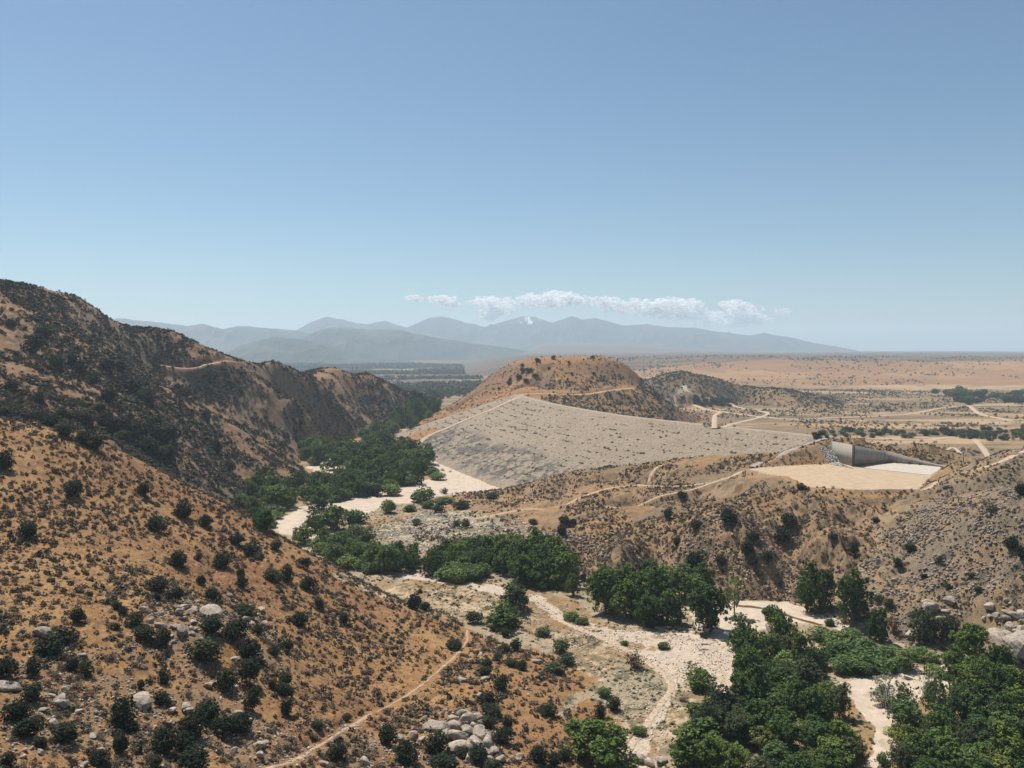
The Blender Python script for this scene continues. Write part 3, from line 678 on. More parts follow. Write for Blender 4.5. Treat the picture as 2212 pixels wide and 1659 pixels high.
# ---------------------------------------------------------------- foliage shapes (unit size: width 1, height 1)
def leaf_quads(P, size, rg, flat=0.0, outward=None):
    n = len(P)
    a = rg.normal(size=(n, 3)); 
    if outward is not None: a = a * 0.55 + outward * 1.0
    a[:, 2] += flat
    a /= np.linalg.norm(a, axis=1)[:, None] + 1e-9
    t = np.cross(a, rg.normal(size=(n, 3))); t /= np.linalg.norm(t, axis=1)[:, None] + 1e-9
    bt = np.cross(a, t)
    s = size * rg.uniform(0.6, 1.35, (n, 1)); s2 = s * rg.uniform(0.45, 0.9, (n, 1))
    V = np.stack([P - t * s, P - bt * s2, P + t * s, P + bt * s2], 1)
    V[:, 0] += a * s * 0.15
    return V.reshape(-1, 3), np.arange(4 * n).reshape(n, 4)
def crown_mesh(seed, nleaf=3600, lobes=12, low=0.08, size=0.030, taper=0.0, sparse=0.0, mat=M_GREEN):
    rg = np.random.default_rng(seed)
    C_, Rr = [], []
    for i in range(lobes):
        h = low + 0.10 + (0.78 - low) * rg.random()
        rad = 0.40 * math.sqrt(max(0.05, 1 - ((h - 0.42) / 0.62) ** 2)) * (1 - taper * h)
        an = rg.uniform(0, 2 * math.pi) if i else 0
        rr = rad * rg.uniform(0.35, 1.0)
        C_.append((rr * math.cos(an), rr * math.sin(an), h)); Rr.append(rg.uniform(0.15, 0.25) * (1.1 - 0.3 * h) * (1 - 0.4 * sparse))
    C_.append((0, 0, 0.45)); Rr.append(0.34 * (1 - 0.6 * sparse))
    C_.append((rg.uniform(-.05, .05), rg.uniform(-.05, .05), 0.83)); Rr.append(0.15)
    C_ = np.array(C_); Rr = np.array(Rr)
    # sub clumps on the lobes, then leaves round the sub clumps
    nsub = int(lobes * 16)
    li = rg.choice(len(Rr), nsub, p=Rr ** 2 / (Rr ** 2).sum())
    d = rg.normal(size=(nsub, 3)); d[:, 2] += 0.25; d /= np.linalg.norm(d, axis=1)[:, None]
    sub = C_[li] + d * (Rr[li] * rg.uniform(0.65, 1.1, nsub))[:, None] * np.array((1, 1, 0.85))
    sr = Rr[li] * rg.uniform(0.16, 0.40, nsub)
    k = rg.integers(0, nsub, nleaf)
    q = rg.normal(size=(nleaf, 3)); q /= np.linalg.norm(q, axis=1)[:, None]; q *= rg.random((nleaf, 1)) ** 0.4
    P = sub[k] + q * sr[k][:, None]
    P[:, 2] = np.clip(P[:, 2], low * 0.6, 1.03)
    out = P - np.array((0, 0, 0.35)); out /= np.linalg.norm(out, axis=1)[:, None] + 1e-9
    V, F = leaf_quads(P, size, rg, 0.35, out * 0.6)
    return mesh_np('crown', V, F, mat), C_, Rr
def tube_mesh(name, segs, mat, sides=6):
    V, F = [], []
    for (p, q, r0, r1) in segs:
        p = np.array(p, float); q = np.array(q, float); a = q - p; a /= np.linalg.norm(a) + 1e-9
        t = np.cross(a, (0.3, 0.9, 0.2)); t /= np.linalg.norm(t); b_ = np.cross(a, t); o = len(V)
        for c0, r in ((p, r0), (q, r1)):
            for i in range(sides):
                w_ = 2 * math.pi * i / sides; V.append(c0 + (t * math.cos(w_) + b_ * math.sin(w_)) * r)
        for i in range(sides):
            j = (i + 1) % sides; F.append((o + i, o + j, o + sides + j, o + sides + i))
    return mesh_np(name, V, F, mat, True)
def trunk_mesh(seed, C_, stems=1):
    rg = np.random.default_rng(seed + 500); segs = []
    for s_ in range(stems):
        ox, oy = (rg.uniform(-.12, .12, 2) if stems > 1 else (0, 0)); r = 0.028 if stems == 1 else 0.016
        pts = [(ox * 0.6, oy * 0.6, -0.06), (ox, oy, 0.15), (ox * 1.3 + rg.uniform(-.02, .02), oy * 1.3 + rg.uniform(-.02, .02), 0.36), (ox * 1.4, oy * 1.4, 0.66)]
        rr = [r * 1.3, r, r * 0.72, r * 0.35]
        for i in range(3): segs.append((pts[i], pts[i + 1], rr[i], rr[i + 1]))
        for c_ in C_[s_::stems]:
            k = 1 if c_[2] < 0.5 else 2
            st = np.array(pts[k]) * 0.6 + np.array(pts[min(k + 1, 3)]) * 0.4; mid = (st + c_) / 2 + np.array((0, 0, -0.03))
            segs.append((st, mid, r * 0.5, r * 0.33)); segs.append((mid, c_, r * 0.33, r * 0.1))
    return tube_mesh('trunk', segs, M_BARK)
def bush_mesh(seed, nleaf=500, size=0.07, mat=M_DARK, lob=5, up=0.0):
    rg = np.random.default_rng(seed)
    c = np.array([(rg.uniform(-.22, .22), rg.uniform(-.22, .22), rg.uniform(0.28, 0.62)) for _ in range(lob)] + [(0, 0, 0.42)]); r = np.array([rg.uniform(.2, .32) for _ in range(lob)] + [0.36])
    k = rg.integers(0, len(r), nleaf); d = rg.normal(size=(nleaf, 3)); d /= np.linalg.norm(d, axis=1)[:, None]
    P = c[k] + d * (r[k] * rg.uniform(0.7, 1.08, nleaf))[:, None] * np.array((1, 1, 1.1)); P[:, 2] = np.abs(P[:, 2]) * 1.0
    out = P - np.array((0, 0, .2)); out /= np.linalg.norm(out, axis=1)[:, None]
    out[:, 2] -= up
    V, F = leaf_quads(P, size, rg, 0.3, out * 0.5)
    return mesh_np('crown', V, F, mat)
def stems_mesh(seed, n_=5, mat=None):
    rg = np.random.default_rng(seed + 90); segs = []
    for i in range(n_):
        a = rg.uniform(0, 6.28); e = (math.cos(a) * .22, math.sin(a) * .22, 0.5)
        segs.append(((0, 0, -0.12), (e[0] * .35, e[1] * .35, 0.2), .03, .02)); segs.append(((e[0] * .35, e[1] * .35, 0.2), e, .02, .008))
    return tube_mesh('stem', segs, mat or M_BARK, 5)
KINDS = {}
def kind(name, mat, n=4, **k):
    out = []
    for i in range(n):
        sd = abs(hash_name(name)) + i * 13
        me, C_, Rr = crown_mesh(sd, mat=mat, **{a: b_ for a, b_ in k.items() if a != 'stems'})
        out.append((me, trunk_mesh(sd, C_, k.get('stems', 1)), 'trunk'))
    KINDS[name] = out
def hash_name(s_): return sum(ord(ch) * (i + 3) for i, ch in enumerate(s_)) % 9973
kind('G', M_GREEN, 6, nleaf=7500, lobes=20, low=0.0, size=0.026)
kind('D', M_GREEN, 4, nleaf=6000, lobes=15, low=0.03, size=0.028, taper=0.25)
kind('S', M_WILLOW, 3, nleaf=2600, lobes=14, low=0.16, size=0.022, sparse=0.7, stems=2)
kind('Y', M_YEL, 2, nleaf=2200, lobes=10, low=0.1, size=0.026)
kind('O', M_OLIVE, 4, nleaf=5200, lobes=18, low=0.0, size=0.026, stems=3)
kind('V', M_SILVER, 2, nleaf=3600, lobes=14, low=0.05, size=0.020, sparse=0.5, stems=4)
kind('M', M_WILLOW, 4, nleaf=6000, lobes=20, low=0.0, size=0.026, stems=2)
KINDS['W'] = [(bush_mesh(300 + i, 1500, 0.045, M_WILLOW, 8), stems_mesh(300 + i), 'stem') for i in range(4)]
M_REED = leaf_mat("reed_leaves", (0.075, 0.12, 0.035), (0.20, 0.25, 0.08))
KINDS['E'] = [(bush_mesh(410 + i, 1500, 0.04, M_REED, 8), stems_mesh(410 + i, 9), 'stem') for i in range(3)]
KINDS['B'] = [(bush_mesh(330 + i, 1300, 0.045, M_DARK, 7), stems_mesh(330 + i), 'stem') for i in range(6)]
KINDS['N'] = [(bush_mesh(350 + i, 1500, 0.045, M_GREEN, 6), stems_mesh(350 + i), 'stem') for i in range(4)]
KINDS['T'] = [(bush_mesh(370 + i, 500, 0.05, M_TWIG, 6), stems_mesh(370 + i, 9), 'stem') for i in range(3)]
KINDS['R'] = [(bush_mesh(390 + i, 700, 0.06, M_OLIVE, 6), stems_mesh(390 + i, 6), 'stem') for i in range(3)]
NAMES = {'G': ('cottonwood_tree', 'tree'), 'D': ('cottonwood_tree', 'tree'), 'S': ('sparse_tree', 'tree'), 'Y': ('yellow_tree', 'tree'), 'O': ('olive_tree', 'tree'), 'V': ('silver_shrub', 'shrub'),
         'M': ('willow_tree', 'tree'), 'W': ('willow_shrub', 'shrub'), 'B': ('scrub_oak', 'shrub'), 'N': ('green_shrub', 'shrub'), 'E': ('reed_clump', 'reeds'), 'T': ('dry_bush', 'bush'), 'R': ('grey_green_bush', 'bush')}
kcount = {}
def plant(kd, p, wd, ht, label, group=None, parts=True):
    i = kcount.get(kd, 0); kcount[kd] = i + 1
    cr, tr, tn = KINDS[kd][i % len(KINDS[kd])]
    nm, cat = NAMES[kd]
    o = empty(nm, (p[0], p[1], p[2] - 0.15)); o.scale = (wd, wd, ht); o.rotation_euler = (0, 0, random.uniform(0, 6.28))
    link('crown', cr, o)
    if parts: link(tn, tr, o)
    return tag(o, label, cat, group)
CR = {1: (0, 575.1, .36), 2: (530.9, 619.4, .36), 4: (1415.7, 884.8, .36), 5: (0, 1083.9, .36), 6: (530.9, 1083.9, .36), 7: (1106, 1150.2, .30673), 8: (1504.2, 1150.2, .32), 3: (1106, 575.1, .5), 0: (0, 0, 1)}
def grow(c, rows, group=None):
    """rows: kind, centre x, centre y, width, height in the survey crop c, label"""
    ox, oy, k = CR[c]
    for r in rows:
        kd, cx, cy, w_, h_ = r[:5]; label = r[5] if len(r) > 5 else None
        bx, by = ox + cx * k, oy + (cy + h_ * 0.40) * k
        p = hit(bx, by); sc = p[1] / FD * k
        elev = (CAMZ - p[2]) / p[1]
        wd = w_ * sc * (1.3 if kd == 'B' else (1.12 if c == 8 else 1.25)); ht = max(h_ * sc * 1.25 - wd * elev * 0.40, 0.5 * wd) if kd in 'BNWTRE' else max(h_ * sc * 1.12 - wd * elev * 0.22, 0.65 * wd)
        plant(kd, p, wd, ht, label, r[6] if len(r) > 6 else group)
RIV = 'trees growing along the riverbed'
OAK = 'dark scrub oaks on the near hillside'
# --- lower right grove
grow(8, [
 ('S', 260, 460, 170, 270, 'thin pale green tree with open crown on the sand right of the dense round tree'),
 ('G', 95, 545, 270, 310, 'round dense dark green tree casting a shadow on white sand, right of the big grove'),
 ('D', 750, 400, 190, 330, 'left tree of the three tall ones in front of the pink bank'),
 ('D', 865, 430, 150, 290, 'middle tree of the three tall ones in front of the pink bank'),
 ('G', 1060, 460, 210, 370, 'tallest rightmost tree of the three in front of the pink bank'),
 ('D', 1235, 650, 150, 220, 'slim dark tree at the foot of the grey slope beside pale twiggy brush'),
 ('T', 1330, 620, 90, 130, 'pale leafless twiggy bush beside a slim dark tree below the grey slope'),
 ('O', 1510, 640, 190, 240, 'grey green tree standing against the foot of the grey rock slope'),
 ('O', 1690, 660, 170, 200, 'grey green tree beside white boulders below the rocky slope'),
 ('N', 510, 545, 150, 110, 'low bright green shrub beside the brown stream'),
 ('N', 905, 605, 80, 60, 'small green bush on the sand just under the middle tall tree'),
 ('G', 300, 700, 190, 240, 'green tree at the upper left tip of the lower right wood'),
 ('G', 600, 690, 180, 250, 'dark green tree just below the brown stream'),
 ('G', 380, 800, 190, 230), ('M', 520, 780, 150, 180), ('D', 700, 830, 160, 260), ('G', 350, 960, 240, 300), ('D', 410, 1060, 210, 280),
 ('O', 800, 900, 150, 220), 
 ('Y', 865, 1085, 160, 150, 'yellow green tree amid the darker lower right wood'),
 ('G', 820, 1210, 230, 260), ('O', 980, 1160, 150, 230), ('G', 480, 1280, 330, 310), ('G', 610, 1400, 240, 260), ('O', 200, 1190, 270, 300), ('O', 60, 1300, 180, 240), ('O', 310, 1330, 190, 220),
 ('G', 80, 1480, 260, 260), ('M', 560, 1520, 220, 190), ('M', 820, 1400, 220, 220), ('G', 1000, 1400, 220, 240), ('O', 1070, 1500, 170, 200), ('M', 700, 1560, 220, 190), ('G', 900, 1560, 220, 200), ('O', 460, 1600, 200, 160), ('M', 1270, 1560, 110, 140),
 ('V', 1275, 1085, 230, 230, 'rounded silvery green shrub standing alone on white sand'),
 ('V', 1590, 1060, 190, 240, 'silvery thin tree above the multi stemmed sparse one'),
 ('S', 1620, 1170, 200, 330, 'sparse tree with several bare dark stems showing at lower right'),
 ('S', 1730, 1180, 170, 270), ('Y', 1420, 1130, 170, 200), ('M', 1440, 1270, 250, 300), ('Y', 1400, 1400, 180, 200), ('O', 1720, 1330, 200, 190),
 ('G', 1860, 770, 240, 260, 'big green tree in front of the white boulders at the right'), ('G', 1750, 890, 180, 220), ('G', 1870, 1000, 260, 280), ('D', 2040, 900, 170, 240), ('G', 2030, 1060, 220, 300), ('G', 1900, 1200, 260, 300), ('D', 2150, 1090, 190, 280),
 ('G', 2080, 1260, 250, 300), ('M', 1930, 1380, 220, 240), ('O', 1800, 1420, 190, 210), ('G', 2150, 1420, 220, 280), ('G', 2010, 1500, 240, 230), ('M', 1620, 1450, 220, 230), ('G', 1500, 1480, 230, 240), ('O', 1380, 1530, 170, 190), ('M', 1730, 1560, 220, 190), ('G', 1880, 1590, 230, 180), ('G', 2180, 1590, 200, 190), ('G', 1560, 1620, 220, 180),
 ('M', 1400, 860, 180, 150), ('S', 1395, 930, 90, 110, 'small leaning bare trunked tree at the sand edge below the willow thicket'),
 ('T', 1550, 870, 60, 40, 'low tan bush on pale sand right of the willow thicket')], None)
for i, (cx, cy, w_, h_) in enumerate([(860, 690, 190, 110), (960, 720, 190, 130), (1060, 700, 160, 110), (1130, 760, 200, 130), (1010, 800, 210, 150), (900, 790, 190, 130), (1100, 850, 210, 150), (980, 890, 200, 130), (1210, 830, 200, 140), (1290, 800, 190, 110), (1240, 890, 200, 110), (1120, 910, 180, 100), (1350, 880, 170, 100), (1480, 810, 160, 100), (1560, 830, 150, 90), (830, 860, 150, 130), (600, 850, 150, 120), (540, 1000, 160, 150), (640, 1010, 150, 120), (1600, 940, 150, 70), (1680, 960, 120, 70), (750, 1120, 160, 120)]):
    grow(8, [('W' if i != 5 else 'N', cx, cy, w_, h_, 'soft green willow shrub in the thicket of the lower right wood')], 'willow shrubs in the lower right thicket')
for o in COL.objects:
    if o.get('label') is None and o.type == 'EMPTY' and o.name.split('.')[0] in ('cottonwood_tree', 'willow_tree', 'olive_tree', 'sparse_tree', 'yellow_tree', 'silver_shrub'):
        d_ = {'cottonwood_tree': 'deep green broadleaf tree crowded in the lower right wood', 'willow_tree': 'light green feathery tree crowded in the lower right wood', 'olive_tree': 'dull grey green tree crowded in the lower right wood',
              'sparse_tree': 'thin open crowned tree among the lower right trees', 'yellow_tree': 'yellowish tree beside the sand strip at lower right', 'silver_shrub': 'silvery shrub at lower right'}[o.name.split('.')[0]]
        tag(o, d_, group={'cottonwood_tree': 'deep green trees of the lower right wood', 'willow_tree': 'light green trees of the lower right wood', 'olive_tree': 'grey green trees of the lower right wood'}.get(o.name.split('.')[0], 'pale trees of the lower right wood'))
# --- middle group and valley floor bushes
grow(7, [
 ('G', 660, 450, 220, 300), ('G', 780, 380, 230, 280), ('D', 800, 500, 200, 260), ('G', 910, 470, 220, 300), ('G', 940, 560, 180, 220), ('G', 1090, 540, 220, 250), ('G', 1020, 400, 220, 260), ('M', 970, 270, 130, 130),
 ('M', 1130, 310, 200, 150), ('M', 1250, 310, 190, 130), ('G', 1180, 400, 180, 200), ('D', 1350, 330, 140, 200), ('M', 1300, 390, 180, 160), ('D', 640, 370, 160, 220)], 'trees of the dense dark grove in the middle of the valley')
for o in COL.objects:
    if o.get('group') == 'trees of the dense dark grove in the middle of the valley': o['label'] = 'dark green tree in the dense grove above the white sand at centre right'
grow(7, [
 ('B', 1290, 215, 110, 100, 'dark rounded tree above the dense centre right grove at the cliff foot'),
 ('N', 1315, 1030, 180, 180, 'dark rounded bush alone beside the sand track fork'),
 ('N', 660, 1125, 100, 80, 'round green bush, upper of a touching pair on the pale stony flat'), ('B', 715, 1205, 95, 120, 'dark bush, lower of a touching pair on the pale stony flat'),
 ('B', 620, 1255, 70, 110, 'narrow dark bush left of a touching pair on the pale stony flat'), ('B', 580, 1340, 70, 60, 'small dark bush just above the big bright green tree'),
 ('G', 600, 1510, 400, 290, 'big bright green broad tree at the bottom edge left of the sandy track'), ('N', 440, 1380, 150, 80, 'green shrub at the upper left edge of the big bright green tree'),
 ('B', 190, 1570, 110, 150, 'dark bush at the bottom edge left of the big bright green tree'), ('B', 300, 1600, 100, 120, 'smaller dark bush next to the big bright green tree'), ('B', 375, 1560, 90, 100, 'dark bush touching the left of the big bright green tree'),
 ('D', 1280, 1490, 330, 250, 'dark green tree at the bottom right of the sandy track'), ('O', 1370, 1320, 130, 130), ('B', 1290, 1290, 80, 80, 'small dark shrub left of the grey green trees beside the track'), ('O', 1500, 1250, 220, 230), ('O', 1560, 1380, 200, 220),
 ('T', 870, 900, 135, 140, 'brown twiggy rounded bush alone on the pale stony flat'),
 ('R', 345, 800, 120, 110, 'upper of two touching grey green bushes beside the dead tree'), ('R', 400, 885, 115, 95, 'lower of two touching grey green bushes beside the dead tree'),
 ('R', 295, 950, 135, 80, 'broad low grey green bush on the bare orange ground'), ('B', 245, 1245, 110, 105, 'dark bush on orange ground right of small pale rocks'), ('R', 225, 705, 110, 50, 'low grey green bush left of the dead tree'),
 ('N', 1070, 800, 90, 50, 'low green bush on dry grass amid the white sand'), ('N', 795, 775, 50, 45, 'tiny green bush on the sandy track edge'), ('R', 1470, 1160, 130, 90), ('T', 1210, 1170, 60, 40, 'small brown bush beside the track'), ('N', 890, 1400, 110, 60, 'low green shrub along the left edge of the track'),
 ('N', 420, 600, 120, 40, 'low green shrub beside the upper track'), ('N', 490, 630, 90, 40, 'second low green shrub beside the upper track')], None)
for o in COL.objects:
    if o.get('label') is None and o.type == 'EMPTY' and o.name.startswith(('olive', 'grey_green', 'willow_t')): tag(o, 'dull grey green tree right of the sandy track at the bottom', group='grey green trees right of the track')
grow(6, [
 ('D', 1600, 590, 190, 165, 'dark open branched tree beside the track in the middle of the picture'), ('G', 1530, 700, 190, 150, 'rounded bright green tree at the tip of the near hillside'),
 ('B', 1380, 695, 90, 80, 'dark bush left of the rounded bright green tree'), ('B', 1560, 785, 60, 60, 'small dark bush below the rounded bright green tree'),
 ('B', 1015, 600, 90, 110, 'left half of a dark shrub pair on the hillside edge'), ('B', 1075, 625, 70, 60, 'right low half of a dark shrub pair on the hillside edge'), ('B', 1045, 535, 35, 25, 'tiny dark bush above the shrub pair on the hillside edge'),
 ('D', 475, 230, 90, 130, 'dark upright tree rising left of the pale green willow thicket'), ('D', 1960, 510, 80, 130, 'dark upright tree between the two valley groves')], None)
grow(2, [
 ('N', 1062, 1252, 130, 90, 'round dark green tree alone on pale sand below the dam'), ('N', 850, 1322, 90, 85, 'rounded green bush alone left of the sandy flat'),
 ('N', 650, 1380, 140, 95, 'rounded green tree at the right end of the clump on the sand'), ('G', 510, 1400, 150, 140, 'dark green tree in the clump at the sandy bend'), ('G', 420, 1420, 130, 120, 'green tree at the left of the clump at the sandy bend'),
 ('G', 440, 1285, 140, 130, 'bright green rounded tree on the sandy bank above the bend'), ('G', 220, 1280, 170, 130, 'broad green tree left of the sandy bend'), ('M', 150, 1260, 100, 100, 'lighter green tree left of the broad one by the sandy bend'), ('G', 330, 1500, 110, 110, 'dark green tree at the foot of the near hillside by the bend'),
 ('B', 1290, 1310, 95, 55, 'dark low shrub at the left foot of the low hill'), ('B', 1140, 1335, 70, 50, 'smaller dark shrub left of the low hill foot'), ('R', 1320, 1425, 60, 60, 'dark bush, right of two on the stony flat'), ('R', 1262, 1420, 55, 40, 'brownish bush, left of two on the stony flat'), ('R', 1020, 1415, 60, 45, 'dark bush alone on the stony flat'),
 ('B', 1475, 1255, 70, 35, 'low dark shrub at the end of the sandy flat'), ('B', 1910, 1395, 70, 50, 'larger dark bush of three on the low hill rim'), ('B', 1965, 1408, 45, 35, 'small dark bush, rightmost of three on the low hill rim'), ('B', 1897, 1465, 60, 75, 'dark bush, lowest of three on the low hill rim'), ('B', 1727, 1410, 50, 40, 'dark bush left of the trio on the low hill rim'),
 ('W', 1180, 1290, 90, 40, 'long low green shrub strip right of the lone round tree'), ('W', 1090, 1310, 80, 40, 'low green shrub below the lone round tree'), ('W', 985, 1335, 80, 30, 'low grey green shrub left of the dark shrub'), ('W', 1225, 1280, 60, 35, 'end of the low green shrub strip'),
 ('D', 1030, 1135, 80, 120, 'dark green tree standing off the right end of the river grove'), ('N', 1130, 1115, 80, 55, 'small green tree beside the end of the river grove'), ('W', 1150, 1148, 90, 25, 'very low green shrub beside the dam toe'), ('T', 1190, 1225, 50, 40, 'tan dry bush on the sandy flat'), ('T', 745, 1445, 50, 40, 'brown dry bush beside the stony flat'),
 ('W', 870, 1225, 120, 70, 'pale willow shrub, right one at the river grove edge'), ('B', 790, 1225, 90, 75, 'dark rounded shrub at the river grove edge'), ('W', 540, 1270, 90, 50, 'pale willow shrub on the sand left of the track'), ('D', 530, 1060, 120, 90, 'dark rounded tree beside the small sandy clearing'), ('R', 170, 1345, 110, 50, 'low grey green shrub at the left of the sandy bend'), ('W', 170, 1375, 90, 40, 'low pale shrub beneath the broad tree left of the bend'),
 ('B', 1115, 650, 90, 45, 'rounded dark tree in the far valley gap')], None)
# --- groves filled with trees one by one
def grove(c, poly, n, w_, kinds, label, group, seed, mind=0.42, parts=True):
    rg = np.random.default_rng(seed); ox, oy, k = CR[c]
    P = [(ox + a * k, oy + b * k) for a, b in poly]
    xs = [p[0] for p in P]; ys = [p[1] for p in P]; done = []; tries = 0
    while len(done) < n and tries < n * 60:
        tries += 1
        x = rg.uniform(min(xs), max(xs)); y = rg.uniform(min(ys), max(ys))
        if not pip(np.array([x]), np.array([y]), P)[0]: continue
        ww = w_ * k * rg.uniform(0.75, 1.25)
        if any(abs(a - x) < ww * mind and abs(b_ - y) < ww * mind * 0.45 for a, b_ in done): continue
        done.append((x, y)); p = hit(x, y + ww * 0.3)
        wd = ww * p[1] / FD * 1.25
        kd = kinds[int(rg.integers(0, len(kinds)))]
        ht = wd * (rg.uniform(0.8, 1.1) if kd in 'GDMO' else rg.uniform(0.55, 0.75))
        plant(kd, p, wd, ht, label[kd in 'WNBRE'] if isinstance(label, tuple) else label, group[kd in 'WNBRE'] if isinstance(group, tuple) else group, parts)
grove(2, [(590, 985), (760, 945), (950, 970), (1080, 1020), (1095, 1085), (985, 1165), (900, 1195), (780, 1200), (690, 1240), (540, 1265), (500, 1225), (620, 1170), (640, 1080), (600, 1040)], 66, 105, 'GGGMN', 'deep green tree in the large grove left of the dam toe', 'trees of the large river grove', 1)
grove(2, [(340, 960), (450, 940), (590, 955), (590, 1010), (480, 1030), (430, 1050), (360, 1040)], 18, 85, 'WMG', 'green tree of the small stand at the foot of the dark ridge', 'trees at the foot of the dark ridge', 2)
grove(2, [(110, 1190), (320, 1170), (430, 1140), (590, 1160), (600, 1210), (480, 1250), (330, 1260), (110, 1300), (20, 1290), (0, 1210)], 26, 95, 'GMNG', 'green tree along the foot of the ridge left of the sandy bend', 'trees left of the sandy bend', 3)
grove(2, [(-60, 1260), (60, 1300), (110, 1350), (160, 1420), (100, 1440), (0, 1340), (-80, 1290)], 16, 90, 'GW', 'green tree between the near hillside and the sandy bend', 'trees behind the near hillside', 4)
grove(2, [(920, 735), (1010, 705), (1170, 700), (1100, 775), (990, 850), (900, 880), (840, 915), (815, 895), (870, 830)], 44, 50, 'GGDM', 'green tree in the strip filling the narrow gap between ridge and dam hill', 'trees in the narrow valley gap', 5)
grove(2, [(700, 890), (830, 890), (850, 930), (700, 950)], 8, 80, 'MW', 'pale green tree at the lower end of the narrow gap', 'pale trees at the gap', 6)
grove(6, [(820, 330), (960, 320), (1150, 300), (1350, 270), (1560, 260), (1760, 280), (1760, 360), (1650, 420), (1400, 400), (1200, 420), (1000, 400), (830, 390)], 44, 105, 'GDGM', 'dark green tree in the row between the stony flat and the lower valley', 'trees of the middle river row', 7)
grove(6, [(1560, 330), (1760, 300), (1940, 350), (1930, 440), (1860, 490), (1760, 480), (1640, 430), (1540, 400)], 22, 160, 'GGD', 'large dark tree at the right end of the middle river row', 'large trees ending the middle river row', 8)
grove(6, [(450, 240), (640, 220), (840, 290), (960, 320), (900, 370), (800, 400), (700, 390), (560, 350), (450, 300)], 36, 115, 'WWWM', 'soft light green willow shrub left of the middle river row', 'willow shrubs left of the middle river row', 9)
grove(6, [(1190, 430), (1380, 385), (1430, 420), (1330, 450), (1200, 460)], 12, 120, 'W', 'pale green low willow in front of the middle river row', 'low willows in front of the middle river row', 10)
grove(8, [(250, 850), (480, 760), (760, 760), (860, 1000), (950, 1300), (980, 1560), (100, 1590), (0, 1300), (240, 1100)], 30, 175, 'GMOYGM', ('leafy tree in the body of the lower right wood', 'leafy shrub in the body of the lower right wood'), ('trees filling the lower right wood', 'shrubs filling the lower right wood'), 11, 0.45)
grove(8, [(450, 800), (620, 830), (700, 1000), (780, 1180), (740, 1350), (620, 1330), (560, 1150), (470, 960)], 26, 110, 'E', 'bright yellow green reed clump among the trees of the lower right wood', 'reeds in the lower right wood', 21, 0.4)
grove(8, [(1330, 1240), (1480, 1130), (1560, 1300), (1500, 1500), (1330, 1480)], 10, 110, 'E', 'bright reed clump beside the right sand strip', 'reeds beside the right sand strip', 22, 0.4)
grove(8, [(1620, 1320), (1840, 1000), (2020, 880), (2300, 1050), (2330, 1600), (1450, 1620), (1480, 1400)], 30, 195, 'GGMOY', 'leafy tree in the wood at the lower right corner', 'trees filling the lower right corner', 12, 0.45)
grove(3, [(1800, 540), (1930, 525), (2040, 535), (2040, 575), (1980, 590), (1900, 575), (1800, 550)], 26, 34, 'BNB', 'dark tree of the left far grove on the tan flat at right', 'trees of the left far grove', 13, 0.4, False)
grove(3, [(2040, 560), (2212, 540), (2330, 540), (2330, 600), (2212, 595), (2050, 575)], 34, 34, 'BNB', 'dark tree of the right far grove among pale houses', 'trees of the right far grove', 14, 0.4, False)
grove(3, [(1280, 715), (1500, 700), (1700, 715), (1900, 705), (2212, 690), (2400, 700), (2400, 745), (2000, 745), (1700, 735), (1300, 735)], 110, 28, 'BNRB', 'dark green riverside shrub in the far band beyond the spillway', 'shrubs along the far river beyond the spillway', 15, 0.5, False)
grove(3, [(700, 570), (800, 560), (950, 575), (940, 600), (800, 600)], 26, 22, 'B', 'dark shrub on the flat right of the dam hill', 'dark shrubs right of the dam hill', 16, 0.5, False)
grove(2, [(1000, 630), (1160, 620), (1240, 640), (1180, 690), (1010, 690)], 22, 40, 'BNM', 'green tree on the flat beyond the narrow valley gap', 'trees beyond the narrow gap', 17, 0.5, False)

